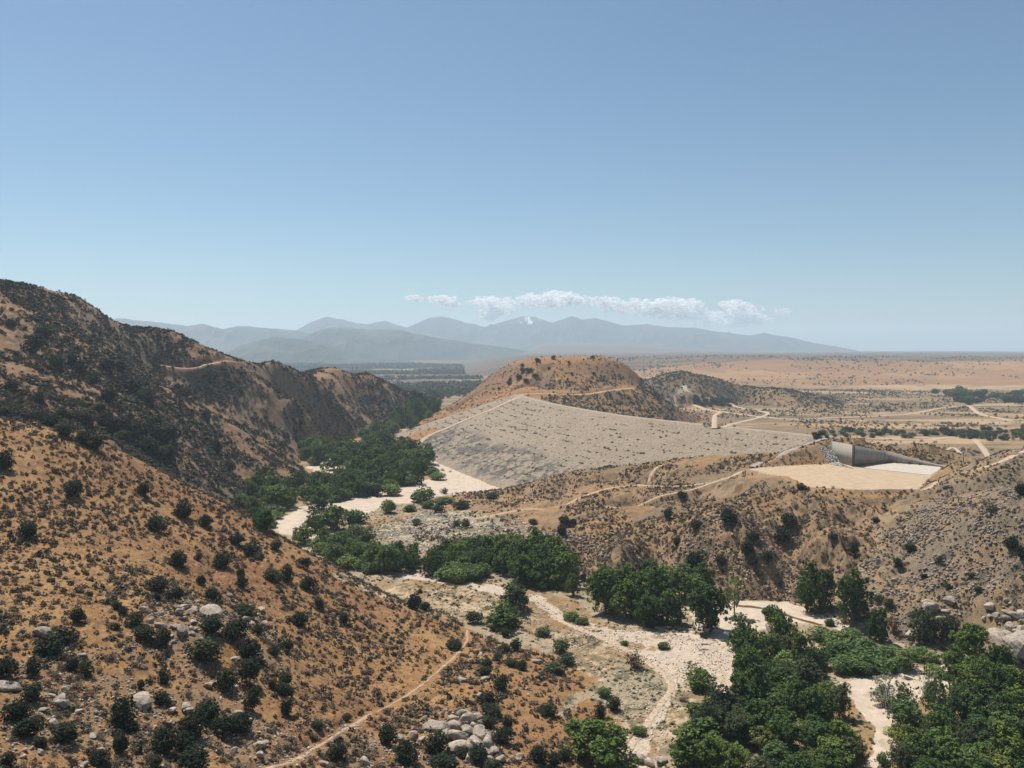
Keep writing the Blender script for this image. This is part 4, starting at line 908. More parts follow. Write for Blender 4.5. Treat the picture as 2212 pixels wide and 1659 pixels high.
# --- oaks of the near hill
oakrows = {5: [(165, 175, 110, 110), (940, 135, 100, 100), (1105, 50, 115, 110), (1228, 115, 70, 80), (1430, 230, 90, 80), (1505, 290, 90, 80), (1070, 345, 100, 110), (1190, 330, 45, 50), (1335, 350, 110, 110), (940, 487, 115, 90), (1048, 562, 80, 90), (945, 575, 50, 60),
 (460, 680, 90, 110), (808, 700, 100, 90), (390, 800, 150, 130), (290, 860, 160, 140), (880, 790, 130, 110), (980, 815, 90, 120), (1265, 740, 130, 120), (1410, 770, 150, 140), (1230, 880, 190, 160), (1500, 880, 120, 130), (1540, 770, 70, 80), (1460, 650, 130, 90), (1800, 705, 100, 100), (2065, 700, 60, 80), (1715, 860, 90, 80), (1640, 890, 80, 70),
 (50, 1000, 120, 140), (195, 990, 80, 120), (435, 970, 80, 90), (515, 1000, 90, 110), (985, 1050, 70, 100), (1350, 1070, 110, 150), (1490, 1030, 130, 180), (1633, 1090, 50, 60), (1712, 1060, 90, 90), (1705, 1120, 90, 90), (970, 1170, 90, 90), (1245, 1240, 150, 150), (1500, 1210, 80, 120), (1530, 1145, 60, 80), (1720, 1230, 80, 110),
 (735, 1265, 140, 190), (190, 1150, 110, 130), (110, 1250, 130, 150), (190, 1350, 150, 150), (405, 1380, 150, 150), (720, 1450, 90, 150), (245, 1440, 70, 80), (990, 1420, 160, 200), (1150, 1340, 150, 180), (1350, 1340, 150, 150), (1450, 1320, 130, 130), (1160, 1530, 190, 160), (920, 1560, 90, 100), (45, 1540, 90, 110), (600, 1530, 110, 110),
 (1905, 1335, 60, 60), (1450, 480, 70, 80), (1445, 425, 55, 60), (1640, 440, 110, 80), (1720, 430, 80, 110), (1845, 490, 80, 90), (1825, 370, 65, 70), (1655, 260, 70, 60), (1205, 470, 55, 70), (1280, 560, 80, 90), (1915, 605, 60, 80), (805, 1350, 70, 90), (850, 1100, 50, 70), (1100, 1440, 120, 130), (830, 1480, 60, 60), (40, 1100, 70, 60), (700, 620, 60, 60), (740, 650, 60, 60), (690, 745, 50, 45)],
 6: [(845, 1400, 100, 140), (1150, 1440, 160, 150), (960, 1500, 140, 150), (545, 1500, 110, 130), (1450, 1180, 100, 110), (1480, 1250, 130, 90), (1460, 1320, 80, 80), (1570, 1330, 70, 110), (1540, 1400, 110, 110), (1530, 1085, 90, 110), (1450, 960, 60, 60), (1445, 1010, 70, 60), (1555, 880, 70, 60), (1620, 860, 70, 80), (1510, 930, 60, 50), (1590, 960, 80, 60), (1660, 980, 60, 70), (1390, 1500, 130, 120), (1200, 1560, 170, 110), (1480, 1580, 110, 90), (1310, 1500, 90, 80), (430, 1340, 60, 60), (600, 1290, 60, 50), (1250, 860, 100, 50)],
 1: [(305, 930, 100, 70), (390, 990, 85, 70), (500, 1030, 90, 80), (570, 1060, 90, 90), (30, 1170, 100, 120), (445, 1345, 120, 110), (865, 1340, 70, 80)]}
for c, rr in oakrows.items():
    grow(c, [('B', *r) for r in rr])
oo = [o for o in COL.objects if o.name.startswith('scrub_oak') and o.get('label') is None]
for o in oo:
    x, y, z = o.location; px = 1106 + FD * x / y; py = HZ + FD * (CAMZ - z) / y
    big = o.scale[0] > 4.6
    where = 'near the sunlit crest of the near hillside' if py < 1150 else ('on the open grassy middle of the near hillside' if py < 1260 else ('among the boulders at the bottom of the near hillside' if py > 1400 else 'beside the upper boulder patch of the near hillside'))
    if px > 900: where = 'around the pale rock outcrop at bottom centre' if py > 1500 else 'on the rocky rib above the bottom centre outcrop'
    l = ('large' if big else 'small') + ' dark scrub oak ' + where
    tag(o, l, group=('large' if big else 'small') + ' scrub oaks ' + where)
grow(1, [('B', r[0], r[1], r[2], r[3], 'dark tree crowded in the shaded ravine behind the near hillside', 'dark trees in the ravine') for r in [(640, 930, 110, 110), (710, 960, 130, 110), (790, 990, 130, 120), (860, 1000, 140, 130), (920, 970, 120, 120), (960, 1030, 150, 140), (880, 1080, 140, 110), (1010, 1130, 90, 110), (520, 920, 90, 100), (1030, 1010, 70, 100), (950, 1120, 110, 80), (740, 1030, 100, 80), (450, 900, 90, 60), (380, 885, 80, 60), (130, 890, 120, 60), (220, 900, 100, 50), (30, 870, 90, 50)]])
grow(1, [('B', r[0], r[1], r[2], r[3], 'larger dark bush standing out on the brushy left ridge', 'larger dark bushes on the left ridge') for r in [(650, 600, 80, 80), (650, 780, 90, 100), (200, 480, 100, 120), (270, 390, 120, 70), (480, 610, 50, 80), (340, 590, 90, 90), (430, 560, 60, 70), (240, 790, 60, 70), (560, 680, 70, 70), (80, 710, 90, 60), (60, 340, 60, 40), (720, 610, 60, 60), (1570, 1250, 60, 60), (1240, 900, 60, 70), (1380, 1200, 60, 70), (1300, 1080, 60, 80), (1100, 760, 90, 60), (800, 720, 140, 80), (870, 780, 110, 80), (600, 850, 60, 50)]])
grow(4, [('B', r[0], r[1], r[2], r[3], 'dark rounded bush on the tan slopes of the low hill', 'dark bushes on the low hill') for r in [(800, 660, 95, 75), (768, 750, 105, 95), (440, 640, 100, 90), (78, 630, 55, 70), (595, 760, 75, 70), (545, 830, 75, 100), (670, 880, 70, 75), (160, 510, 60, 45), (240, 690, 70, 60), (245, 900, 110, 100), (390, 900, 60, 60), (590, 910, 50, 50), (880, 465, 60, 35), (130, 790, 60, 60)]])
grow(4, [('B', r[0], r[1], r[2], r[3], 'dark bush rooted among the grey crags of the right slope', 'dark bushes on the right slope') for r in [(1070, 760, 60, 45), (1190, 850, 50, 100), (2130, 800, 80, 80), (2200, 860, 60, 90), (1340, 1130, 60, 40), (1400, 1160, 60, 60), (2030, 600, 80, 50), (1450, 920, 60, 60), (1530, 830, 60, 60), (2190, 480, 60, 80), (1700, 900, 40, 40), (1900, 990, 45, 35), (1760, 1060, 40, 40), (1610, 1000, 40, 35), (1940, 1080, 50, 40), (1320, 660, 50, 35)]])
grow(2, [('B', r[0], r[1], r[2] * .7, r[3] * .75, 'dark bush on the rounded orange hill behind the dam', 'dark bushes on the dam hill') for r in [(1750, 440, 45, 30), (1845, 425, 40, 30), (1660, 470, 30, 25), (1700, 500, 60, 30), (1640, 540, 60, 35), (1680, 560, 50, 25), (1585, 560, 30, 30), (1820, 490, 30, 20), (1955, 520, 25, 20), (1940, 455, 25, 20), (1580, 580, 40, 30), (1520, 610, 30, 20), (2080, 420, 35, 20), (2090, 520, 30, 25), (1740, 530, 50, 25), (1660, 500, 50, 30)]], None)

# ---------------------------------------------------------------- scattered bushes: the largest 300 one by one, the rest as one cover
runmax = np.maximum.accumulate((TOP - CAMZ) / Y, axis=0)
def low_proto(seed, nq, size, flatk=1.0):
    rg = np.random.default_rng(seed); d = rg.normal(size=(nq, 3)); d[:, 2] = np.abs(d[:, 2]); d /= np.linalg.norm(d, axis=1)[:, None]
    P = d * rg.uniform(0.25, 0.5, (nq, 1)) * np.array((1, 1, 1.7 * flatk)); V, F = leaf_quads(P, size, rg, 0.4, d * 0.5); return V, F
LOWP = [low_proto(i, 44, 0.17) for i in range(6)]
LOWF = [low_proto(20 + i, 16, 0.25) for i in range(6)]
HIP = {}
def hi_proto(name, mat, seed, n=5):
    HIP[name] = []
    for i in range(n):
        rg = np.random.default_rng(seed + i); k = 170
        c = rg.uniform(-.2, .2, (4, 3)); c[:, 2] = 0.1
        d = rg.normal(size=(k, 3)); d[:, 2] = np.abs(d[:, 2]); d /= np.linalg.norm(d, axis=1)[:, None]
        P = c[rg.integers(0, 4, k)] + d * rg.uniform(0.2, 0.42, (k, 1)) * np.array((1, 1, 1.7))
        V, F = leaf_quads(P, 0.075, rg, 0.4, d * 0.5); HIP[name].append(mesh_np(name, V, F, mat))
def cover(name, label, cat, group, bbox, dens, idset, wmin, wmax, cols, mat, seed, mask=None, single_label=None, low=LOWP, hscale=(0.6, 1.0), tol=0.012, maxn=40000, singles=300, yfar=None, single_name=None, top=None):
    rg = np.random.default_rng(seed); x0, x1, y0, y1 = bbox
    n = int((x1 - x0) * (y1 - y0) * dens); n = min(n, 900000)
    x = rg.uniform(x0, x1, n); y = rg.uniform(y0, y1, n)
    ok = (np.abs(x / y) < 0.70); x, y = x[ok], y[ok]
    ok = gz(x, y, ROADM) < 0.2; x, y = x[ok], y[ok]
    ok = np.isin(gid(x, y), idset) if idset is not None else np.ones(len(x), bool); x, y = x[ok], y[ok]
    if mask is not None: ok = mask(x, y, rg); x, y = x[ok], y[ok]
    fi, fj = gidx(x, y); ii = np.rint(fi).astype(int); jj = np.rint(fj).astype(int)
    z = gz(x, y)
    if top is not False:
        ok = (gz(x, y, DZ) < gz(x, y, Z) - 0.2) if top is None else np.ones(len(x), bool)
    else: ok = np.ones(len(x), bool)
    ok &= ((z - CAMZ) / y > runmax[jj, ii] - tol) & ((z - CAMZ) / y > -0.56)
    x, y, z = x[ok], y[ok], z[ok]
    n = len(x)
    if n > maxn: x, y, z = x[:maxn], y[:maxn], z[:maxn]; n = maxn
    wd = wmin + (wmax - wmin) * rg.random(n) ** 2.2
    ht = wd * rg.uniform(*hscale, n); rot = rg.uniform(0, 6.28, n)
    app = wd / y * (np.abs(x / y) < 0.613)
    order = np.argsort(-app); s_ = order[:singles]; rest = order[singles:]
    sname = single_name or name
    for q in s_:
        if app[q] <= 0: continue
        hp = HIP[mat][int(rg.integers(0, len(HIP[mat])))]
        o = link(sname, hp); o.location = (x[q], y[q], z[q] - 0.05); o.scale = (wd[q], wd[q], ht[q]); o.rotation_euler = (0, 0, rot[q]); tag(o, single_label, cat, group)
    if len(rest):
        vs_, fs_, cs_ = [], [], []; off = 0
        var = rg.integers(0, len(low), n)
        for k in range(len(low)):
            r_ = rest[var[rest] == k]
            if not len(r_): continue
            V, F = low[k]; c_, s2 = np.cos(rot[r_])[:, None], np.sin(rot[r_])[:, None]
            px = (V[None, :, 0] * c_ - V[None, :, 1] * s2) * wd[r_][:, None] + x[r_][:, None]
            py = (V[None, :, 0] * s2 + V[None, :, 1] * c_) * wd[r_][:, None] + y[r_][:, None]
            pz = V[None, :, 2] * ht[r_][:, None] + z[r_][:, None] - 0.03
            vs_.append(np.stack([px, py, pz], -1).reshape(-1, 3))
            fs_.append((F[None] + (np.arange(len(r_)) * len(V))[:, None, None] + off).reshape(-1, 4)); off += len(r_) * len(V)
            ca, cb = np.array(cols[0]), np.array(cols[1]); t_ = rg.random((len(r_), 1)) ** 1.3
            c0 = (ca + (cb - ca) * t_)[:, None, :] * np.repeat(rg.uniform(0.75, 1.3, (1, len(V) // 4, 1)), 4, 1)
            cs_.append(c0.reshape(-1, 3))
        me = mesh_np(name, np.concatenate(vs_), np.concatenate(fs_), M_TLEAF, colors=np.concatenate(cs_))
        tag(link(name + '_cover', me), label, cat, kind='stuff')
    print(name, n)
M_SAGE = leaf_mat("sage_leaves", (0.06, 0.05, 0.036), (0.17, 0.13, 0.09), 0.1)
M_CHAP = leaf_mat("chaparral_leaves", (0.026, 0.028, 0.019), (0.082, 0.075, 0.048), 0.08)
hi_proto('sage_bush', M_SAGE, 600); hi_proto('chaparral_bush', M_CHAP, 620); hi_proto('weed', M_OLIVE, 640, 3)
def ridge_mask(x, y, rg): return fbm(x, y, 70, 3, 702) * 0.8 + fbm(x, y, 13, 2, 703) * 0.8 + rg.uniform(-.4, .4, len(x)) - 0.3 * gz(x, y, BARE) > -0.15
SC = ((0.048, 0.042, 0.03), (0.18, 0.135, 0.09)); CC2 = ((0.026, 0.031, 0.023), (0.085, 0.085, 0.06))
def clump(sc, th, k=1.0, seed=0):
    def f(x, y, rg): return fbm(x, y, sc, 3, 700 + seed) * k + rg.uniform(-.5, .5, len(x)) > th
    return f
cover('sage_bush', 'many small grey brown sage bushes dotting the orange near hillside', 'bushes', 'sage bushes on the near hillside', (-300, 200, 140, 470), 0.38, [1], 0.6, 2.7, SC, 'sage_bush', 1, clump(18, -0.1, 0.9), 'small grey brown sage bush on the orange near hillside')
cover('chaparral_bush', 'dense dark chaparral covering the left ridge', 'bushes', 'chaparral bushes on the left ridge', (-650, 0, 480, 1750), 0.30, [2], 1.5, 4.8, ((0.026, 0.027, 0.018), (0.09, 0.078, 0.052)), 'chaparral_bush', 2, ridge_mask, 'small dark chaparral bush on the left ridge', LOWF, (0.6, 0.95), 0.008, 80000)
cover('desert_bush', 'many small dark bushes dotting the low hill', 'bushes', 'desert bushes on the low hill', (-80, 400, 400, 830), 0.34, [4], 0.8, 2.8, SC, 'sage_bush', 3, lambda x, y, rg: fbm(x, y, 30, 3, 701) * 1.2 + rg.uniform(-.5, .5, len(x)) + 0.35 * (y < 530) > 0.0, 'small dark bush on the tan low hill', LOWF, tol=0.01, maxn=32000)
cover('slope_bush', 'small dark bushes over the grey rocky right slope', 'bushes', 'bushes on the rocky right slope', (120, 500, 280, 620), 0.3, [5], 0.7, 2.3, SC, 'sage_bush', 4, clump(25, 0.0, 1.2), 'small dark bush on the grey rocky right slope', LOWF, maxn=18000)
cover('hill_bush', 'small bushes on the orange hill behind the dam', 'bushes', 'bushes on the orange dam hill', (-150, 420, 1150, 1700), 0.03, [3], 1.2, 4.2, SC, 'sage_bush', 5, lambda x, y, rg: (rg.random(len(x)) < 0.25 + 0.9 * sstep(0.3, 0.55, gz(x, y, slope))), 'small dark bush on the orange hill behind the dam', LOWF, singles=200)
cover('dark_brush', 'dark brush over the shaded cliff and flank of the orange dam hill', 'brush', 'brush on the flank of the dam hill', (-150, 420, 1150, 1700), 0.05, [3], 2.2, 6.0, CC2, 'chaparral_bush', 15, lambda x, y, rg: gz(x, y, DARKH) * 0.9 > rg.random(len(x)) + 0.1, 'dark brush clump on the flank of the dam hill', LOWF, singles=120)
cover('knoll_bush', 'dark bushes on the small knoll and the flats behind the dam', 'bushes', 'bushes behind the dam', (200, 900, 1500, 2500), 0.035, [6], 3, 7, CC2, 'chaparral_bush', 6, clump(80, -0.2, 1.0), 'dark bush on the small knoll behind the dam', LOWF, singles=60)
cover('valley_bush', 'dark low scrub spread over the valley beyond the dam', 'bushes', 'valley bushes beyond the dam', (-100, 1500, 850, 2700), 0.012, [0], 2, 6.5, CC2, 'chaparral_bush', 7, clump(110, 0.08, 1.6), 'dark low bush on the flats beyond the dam', LOWF, maxn=16000, singles=150, tol=0.004)
cover('mesa_bush', 'sparse dark bushes on the pink desert slopes', 'bushes', 'bushes on the desert slopes', (0, 3200, 2700, 5200), 0.0009, [7], 5, 13, CC2, 'chaparral_bush', 8, clump(300, 0.1, 1.6), 'dark bush on the pink desert slope', LOWF, maxn=5000, singles=60, tol=0.004)
cover('woods', 'dark distant woods in bands across the far basin', 'woods', 'trees of the far basin', (-3200, 200, 2300, 8600), 0.0040, [0], 9, 24, ((0.02, 0.032, 0.02), (0.05, 0.065, 0.035)), 'chaparral_bush', 9, lambda x, y, rg: (x / y < -0.02 + 0.03 * fbm(x, y, 500, 3, 721)) & (y < 7300 + 900 * fbm(x, y, 700, 2, 722) + 400 * rg.random(len(x))) & (fbm(x * 0.3, y, 260, 3, 720) * 1.5 + rg.uniform(-.35, .35, len(x)) > -0.15), 'dark tree in the far basin', LOWF, maxn=30000, singles=60, tol=0.004, hscale=(0.5, 0.8), single_name='basin_tree')
cover('valley_plant', 'low green plants on the stony valley floor', 'plants', 'plants on the valley floor', (-120, 260, 230, 760), 0.2, [0], 0.45, 2.2, ((0.035, 0.045, 0.022), (0.12, 0.115, 0.065)), 'weed', 10, lambda x, y, rg: (~(gz(x, y, sand * 1.0) > 0.4)) & (fbm(x, y, 16, 3, 730) * 1.6 + rg.uniform(-.5, .5, len(x)) > 0.02), 'low grey green plant on the stony valley floor', LOWF, (0.4, 0.7), maxn=15000)
cover('grass_tuft', 'short dry tufts of grass all over the near hillside', 'grass', 'dry grass tufts on the near hillside', (-200, 200, 150, 360), 0.9, [1], 0.3, 0.9, ((0.11, 0.075, 0.045), (0.36, 0.25, 0.14)), 'weed', 12, clump(9, 0.0, 1.0), 'dry grass tuft', LOWF, (0.4, 0.8), maxn=22000, singles=0)
def dam_rows(x, y, rg):
    z = gz(x, y, DZ); r = np.abs(((z / 4.2 + 0.25 * fbm(x, y, 60, 2, 740)) % 1.0) - 0.5)
    return (gz(x, y, np.where(DSF < 0, DZ, -99.0)) > gz(x, y, Z) + 0.3) & (z < 57) & (z > 3) & (((r < 0.10) & (fbm(x, y, 20, 3, 741) + rg.uniform(-.4, .4, len(x)) > -0.05)) | (rg.random(len(x)) < 0.05))
cover('weed', 'rows of small dry weeds along the rock face of the dam', 'weeds', 'weeds on the dam face', (-180, 270, 620, 1280), 0.13, None, 1.3, 3.8, ((0.05, 0.045, 0.03), (0.13, 0.105, 0.07)), 'weed', 11, dam_rows, 'small dry weed clump in a row on the dam face', LOWF, (0.3, 0.45), maxn=9000, singles=120, top=True)
#@@ROCKS
import bmesh
def rock_mesh(seed, sub=3):
    rg = np.random.default_rng(seed); bm = bmesh.new(); bmesh.ops.create_icosphere(bm, subdivisions=sub, radius=1)
    k = 15; N_ = rg.normal(size=(k, 3)); N_ /= np.linalg.norm(N_, axis=1)[:, None]; D_ = rg.uniform(0.5, 0.82, k)
    sc = np.array((rg.uniform(.8, 1.2), rg.uniform(.65, 1.0), rg.uniform(.55, .85)))
    for v in bm.verts:
        d = np.array(v.co); dn = N_ @ d; r = min([1.0] + [D_[i] / dn[i] for i in range(k) if dn[i] > 0.05])
        r *= 1.12
        v.co = Vector(d * r * sc * 0.5)
    me = bpy.data.meshes.new('boulder'); bm.to_mesh(me); bm.free(); me.materials.append(M_ROCK); return me
ROCKS = [rock_mesh(i) for i in range(8)]; 
def rock_low(seed):
    me = rock_mesh(seed, 1); V = np.array([v.co[:] for v in me.vertices]); F = np.array([p.vertices[:] for p in me.polygons]); bpy.data.meshes.remove(me); return V, F
RLOW = [rock_low(40 + i) for i in range(5)]
def put_rock(c, cx, cy, w_, h_, label, group=None, sink=0.25):
    ox, oy, k = CR[c]; p = hit(ox + cx * k, oy + (cy + h_ * 0.3) * k); wd = w_ * k * p[1] / FD * 1.35; ht = h_ * k * p[1] / FD * 1.3
    o = link('boulder', ROCKS[random.randrange(8)]); o.location = (p[0], p[1], p[2] + ht * (0.5 - sink)); o.scale = (wd * random.uniform(.9, 1.3), wd * random.uniform(.8, 1.1), min(max(ht, wd * .5), wd * .8) * 1.15); o.rotation_euler = (random.uniform(-.3, .3), random.uniform(-.3, .3), random.uniform(0, 6.28))
    return tag(o, label, 'boulder', group)
put_rock(5, 1268, 665, 110, 110, 'largest pale flat topped boulder in the upper boulder patch')
put_rock(5, 265, 790, 100, 80, 'big pale boulder behind a dark oak near the left edge')
put_rock(5, 865, 1205, 100, 90, 'smooth rounded pale boulder alone left of a dark oak')
put_rock(5, 375, 1215, 70, 90, 'upright pale boulder in the lower left rock patch')
put_rock(5, 325, 1330, 60, 80, 'pale round boulder below the upright one at lower left')
put_rock(5, 60, 1110, 100, 60, 'grey slab boulder at the left edge')
put_rock(5, 1090, 780, 70, 70, 'pale pointed boulder below the largest one')
put_rock(5, 905, 712, 45, 35, 'small round boulder left of the upper boulder patch')
put_rock(5, 1555, 1460, 60, 50, 'round boulder at the bottom right of the boulder slope')
put_rock(6, 75, 1465, 60, 60, 'rounded boulder near the lower trail end')
put_rock(6, 715, 1555, 70, 50, 'rounded tan boulder at the bottom edge left of the outcrop')
put_rock(6, 470, 1570, 45, 40, 'small rounded boulder at the bottom edge by the dark oak')
put_rock(6, 1075, 1300, 40, 30, 'grey boulder alone above the outcrop')
put_rock(7, 885, 1590, 90, 70, 'pale boulder at the bottom edge on the sandy track'); put_rock(7, 970, 1620, 80, 60, 'cracked white boulder at the bottom edge right of the track'); put_rock(7, 180, 905, 60, 30, 'low flat pale rock on the bare orange ground'); put_rock(7, 1060, 1600, 70, 50, 'tan boulder at the bottom edge under the dark tree')
rg = np.random.default_rng(77)
for cx, cy, w_, h_ in [(1235, 1340, 110, 90), (1160, 1350, 110, 80), (1330, 1300, 110, 90), (1380, 1290, 70, 80), (1270, 1400, 90, 90), (1200, 1400, 90, 70), (1340, 1370, 80, 90), (1400, 1370, 90, 110), (1450, 1430, 110, 70), (1300, 1470, 120, 90), (1250, 1480, 80, 70), (1380, 1440, 80, 100), (1420, 1500, 80, 70), (1340, 1530, 90, 70), (1490, 1490, 60, 60), (1290, 1270, 70, 50), (1240, 1300, 60, 60), (1370, 1340, 60, 70), (1430, 1320, 60, 60), (930, 1420, 60, 70), (1000, 1400, 60, 50), (1060, 1420, 50, 50), (1120, 1330, 60, 50), (1530, 1540, 70, 50), (1460, 1560, 70, 60)]:
    put_rock(6, cx, cy, w_, h_, 'angular grey block of the rock outcrop at bottom centre', 'blocks of the bottom centre outcrop', 0.3)
def rock_patch(c, pts, n, smin, smax, label, group, seed):
    rg = np.random.default_rng(seed); ox, oy, k = CR[c]
    for i in range(n):
        cx, cy, sx, sy = pts[rg.integers(0, len(pts))]
        s_ = smin + (smax - smin) * rg.random() ** 2
        put_rock(c, rg.normal(cx, sx), rg.normal(cy, sy), s_, s_ * rg.uniform(.6, .9), label, group)
rock_patch(5, [(1200, 620, 120, 60), (1450, 600, 60, 40), (1100, 740, 60, 60), (1180, 720, 80, 60), (1520, 700, 50, 60), (1500, 830, 40, 50), (960, 650, 50, 30)], 60, 18, 60, 'pale rock in the upper boulder patch of the near hillside', 'rocks of the upper boulder patch', 5)
rock_patch(5, [(430, 1200, 90, 60), (300, 1200, 60, 50), (440, 930, 60, 40), (540, 1500, 90, 60), (1450, 1090, 70, 60), (1350, 1160, 90, 70), (700, 1150, 250, 120), (1080, 1250, 60, 60), (1450, 1500, 120, 80), (150, 1450, 100, 90)], 85, 16, 60, 'pale rock strewn over the lower left boulder slope', 'rocks of the lower left boulder slope', 6)
rock_patch(6, [(700, 1450, 200, 80), (300, 1500, 150, 60), (1450, 900, 60, 80), (1600, 960, 60, 60), (1400, 1080, 60, 60), (1680, 1160, 40, 25), (1650, 1560, 50, 40)], 22, 14, 45, 'pale rock near the trail and outcrop at bottom centre', 'rocks near the bottom centre outcrop', 7)
rock_patch(4, [(2050, 1330, 60, 60), (1960, 1290, 60, 50), (1600, 1370, 40, 50), (2170, 1330, 40, 60), (2180, 1450, 40, 70), (1730, 1200, 60, 40), (630, 1330, 50, 25), (2150, 1230, 60, 40)], 60, 25, 95, 'pale broken rock at the foot of the right slope', 'rocks at the foot of the right slope', 8)
put_rock(4, 2190, 1390, 200, 260, 'huge cream coloured crag at the right edge above the trees', None, 0.3); put_rock(4, 2060, 1370, 110, 120, 'grey block left of the huge cream crag', None, 0.3)
rock_patch(6, [(1290, 1380, 90, 70), (1400, 1430, 60, 60), (1180, 1390, 50, 40), (1300, 1300, 70, 25)], 26, 22, 60, 'smaller angular rock wedged in the bottom centre outcrop', 'small rocks of the bottom centre outcrop', 9)
def stones(name, label, poly, n, smin, smax, seed, ids, col, tol=0.01):
    rg = np.random.default_rng(seed); P = hpoly(poly); xs = [p[0] for p in P]; ys = [p[1] for p in P]
    x = rg.uniform(min(xs), max(xs), n * 4); y = rg.uniform(min(ys), max(ys), n * 4)
    ok = pip(x, y, P) & np.isin(gid(x, y), ids) & (fbm(x, y, 12, 3, 800 + seed) + rg.uniform(-.4, .4, len(x)) > 0); x, y = x[ok][:n], y[ok][:n]; z = gz(x, y)
    s_ = smin + (smax - smin) * rg.random(len(x)) ** 3; vs_, fs_, cs_ = [], [], []; off = 0; var = rg.integers(0, 5, len(x)); rot = rg.uniform(0, 6.28, len(x))
    for k in range(5):
        r_ = np.nonzero(var == k)[0]; V, F = RLOW[k]
        if not len(r_): continue
        c_, s2 = np.cos(rot[r_])[:, None], np.sin(rot[r_])[:, None]
        px = (V[None, :, 0] * c_ - V[None, :, 1] * s2) * s_[r_][:, None] + x[r_][:, None]; py = (V[None, :, 0] * s2 + V[None, :, 1] * c_) * s_[r_][:, None] + y[r_][:, None]
        pz = V[None, :, 2] * s_[r_][:, None] + z[r_][:, None] + 0.15 * s_[r_][:, None]
        vs_.append(np.stack([px, py, pz], -1).reshape(-1, 3)); fs_.append((F[None] + (np.arange(len(r_)) * len(V))[:, None, None] + off).reshape(-1, 3)); off += len(r_) * len(V)
        cs_.append((np.array(col) * rg.uniform(0.4, 1.35, (len(r_), 1)))[:, None, :].repeat(len(V), 1).reshape(-1, 3))
    tag(link(name, mesh_np(name, np.concatenate(vs_), np.concatenate(fs_), M_TROCK, colors=np.concatenate(cs_))), label, 'stones', kind='stuff'); print(name, len(x))
stones('stones', 'loose pale stones over the lower left boulder slope', [(-40, 1500), (60, 1420), (250, 1400), (380, 1290), (540, 1300), (640, 1420), (560, 1560), (820, 1560), (960, 1530), (1110, 1560), (1110, 1690), (-40, 1690)], 9000, 0.25, 1.3, 1, [1], (0.40, 0.335, 0.265))
stones('stones', 'white cobbles over the stony valley flats', [(700, 1240), (1150, 1272), (1290, 1340), (1590, 1390), (1560, 1500), (1400, 1640), (1350, 1655), (1290, 1480), (1090, 1345), (850, 1300)], 10000, 0.3, 1.3, 2, [0], (0.52, 0.44, 0.35))
stones('stones', 'white cobbles on the upper stony flat beside the low hill', [(780, 1152), (920, 1105), (1080, 1110), (1200, 1150), (1150, 1185), (900, 1192)], 8000, 0.5, 2.0, 3, [0, 4], (0.60, 0.52, 0.42))
stones('stones', 'grey broken rock covering the right slope', [(1740, 1300), (1900, 1150), (2212, 1050), (2400, 1100), (2400, 1480), (2100, 1400), (1900, 1390)], 10000, 0.3, 2.4, 4, [5], (0.26, 0.215, 0.175))
stones('stones', 'broken rock over the river cliff of the low hill', [(1050, 1160), (1200, 1150), (1500, 1140), (1720, 1150), (1740, 1300), (1600, 1298), (1500, 1272), (1250, 1226), (1100, 1190)], 9000, 0.4, 2.6, 6, [4], (0.33, 0.245, 0.18))
stones('stones', 'grey riprap stones beside the spillway wall', [(1768, 966), (1800, 962), (1842, 1012), (1806, 1006), (1782, 988)], 1800, 0.6, 2.0, 5, [0, 1, 2, 3, 4, 5, 6, 8], (0.42, 0.39, 0.35))
#@@STRUCT
ORD = ['first', 'second', 'third', 'fourth', 'fifth', 'sixth', 'seventh', 'eighth', 'ninth', 'tenth', 'eleventh', 'twelfth', 'thirteenth', 'fourteenth', 'fifteenth', 'sixteenth', 'seventeenth', 'eighteenth', 'nineteenth', 'twentieth']
bylab = {}
for o in list(COL.objects):
    if o.parent is None and o.get('group') and o.get('label') and o.name.split('.')[0] not in ('sage_bush', 'chaparral_bush', 'desert_bush', 'slope_bush', 'hill_bush', 'knoll_bush', 'valley_bush', 'mesa_bush', 'basin_tree', 'valley_plant', 'weed'):
        bylab.setdefault(o['label'], []).append(o)
for lab, os_ in bylab.items():
    n_ = len(os_)
    if n_ < 2: continue
    pos = {o.name: (o.location.x / o.location.y, (CAMZ - o.location.z) / o.location.y) for o in os_}
    rows = 1 if n_ <= 8 else (2 if n_ <= 24 else 3)
    os_.sort(key=lambda o: pos[o.name][1]); names_ = {1: [''], 2: [' of the upper half', ' of the lower half'], 3: [' of the top third', ' of the middle third', ' of the bottom third']}[rows]
    for r_ in range(rows):
        sub = sorted(os_[r_ * n_ // rows:(r_ + 1) * n_ // rows], key=lambda o: pos[o.name][0]); m_ = len(sub)
        for i, o in enumerate(sub):
            a, b_ = (i, 'left') if i < (m_ + 1) // 2 else (m_ - 1 - i, 'right')
            side = ('leftmost' if b_ == 'left' else 'rightmost') if a == 0 else ORD[min(a, 19)] + ' from the ' + b_
            words = (lab + ', ' + side + names_[r_]).split()
            o['label'] = ' '.join(words) if len(words) <= 16 else ' '.join((side + names_[r_] + ', ' + lab).split()[:16])

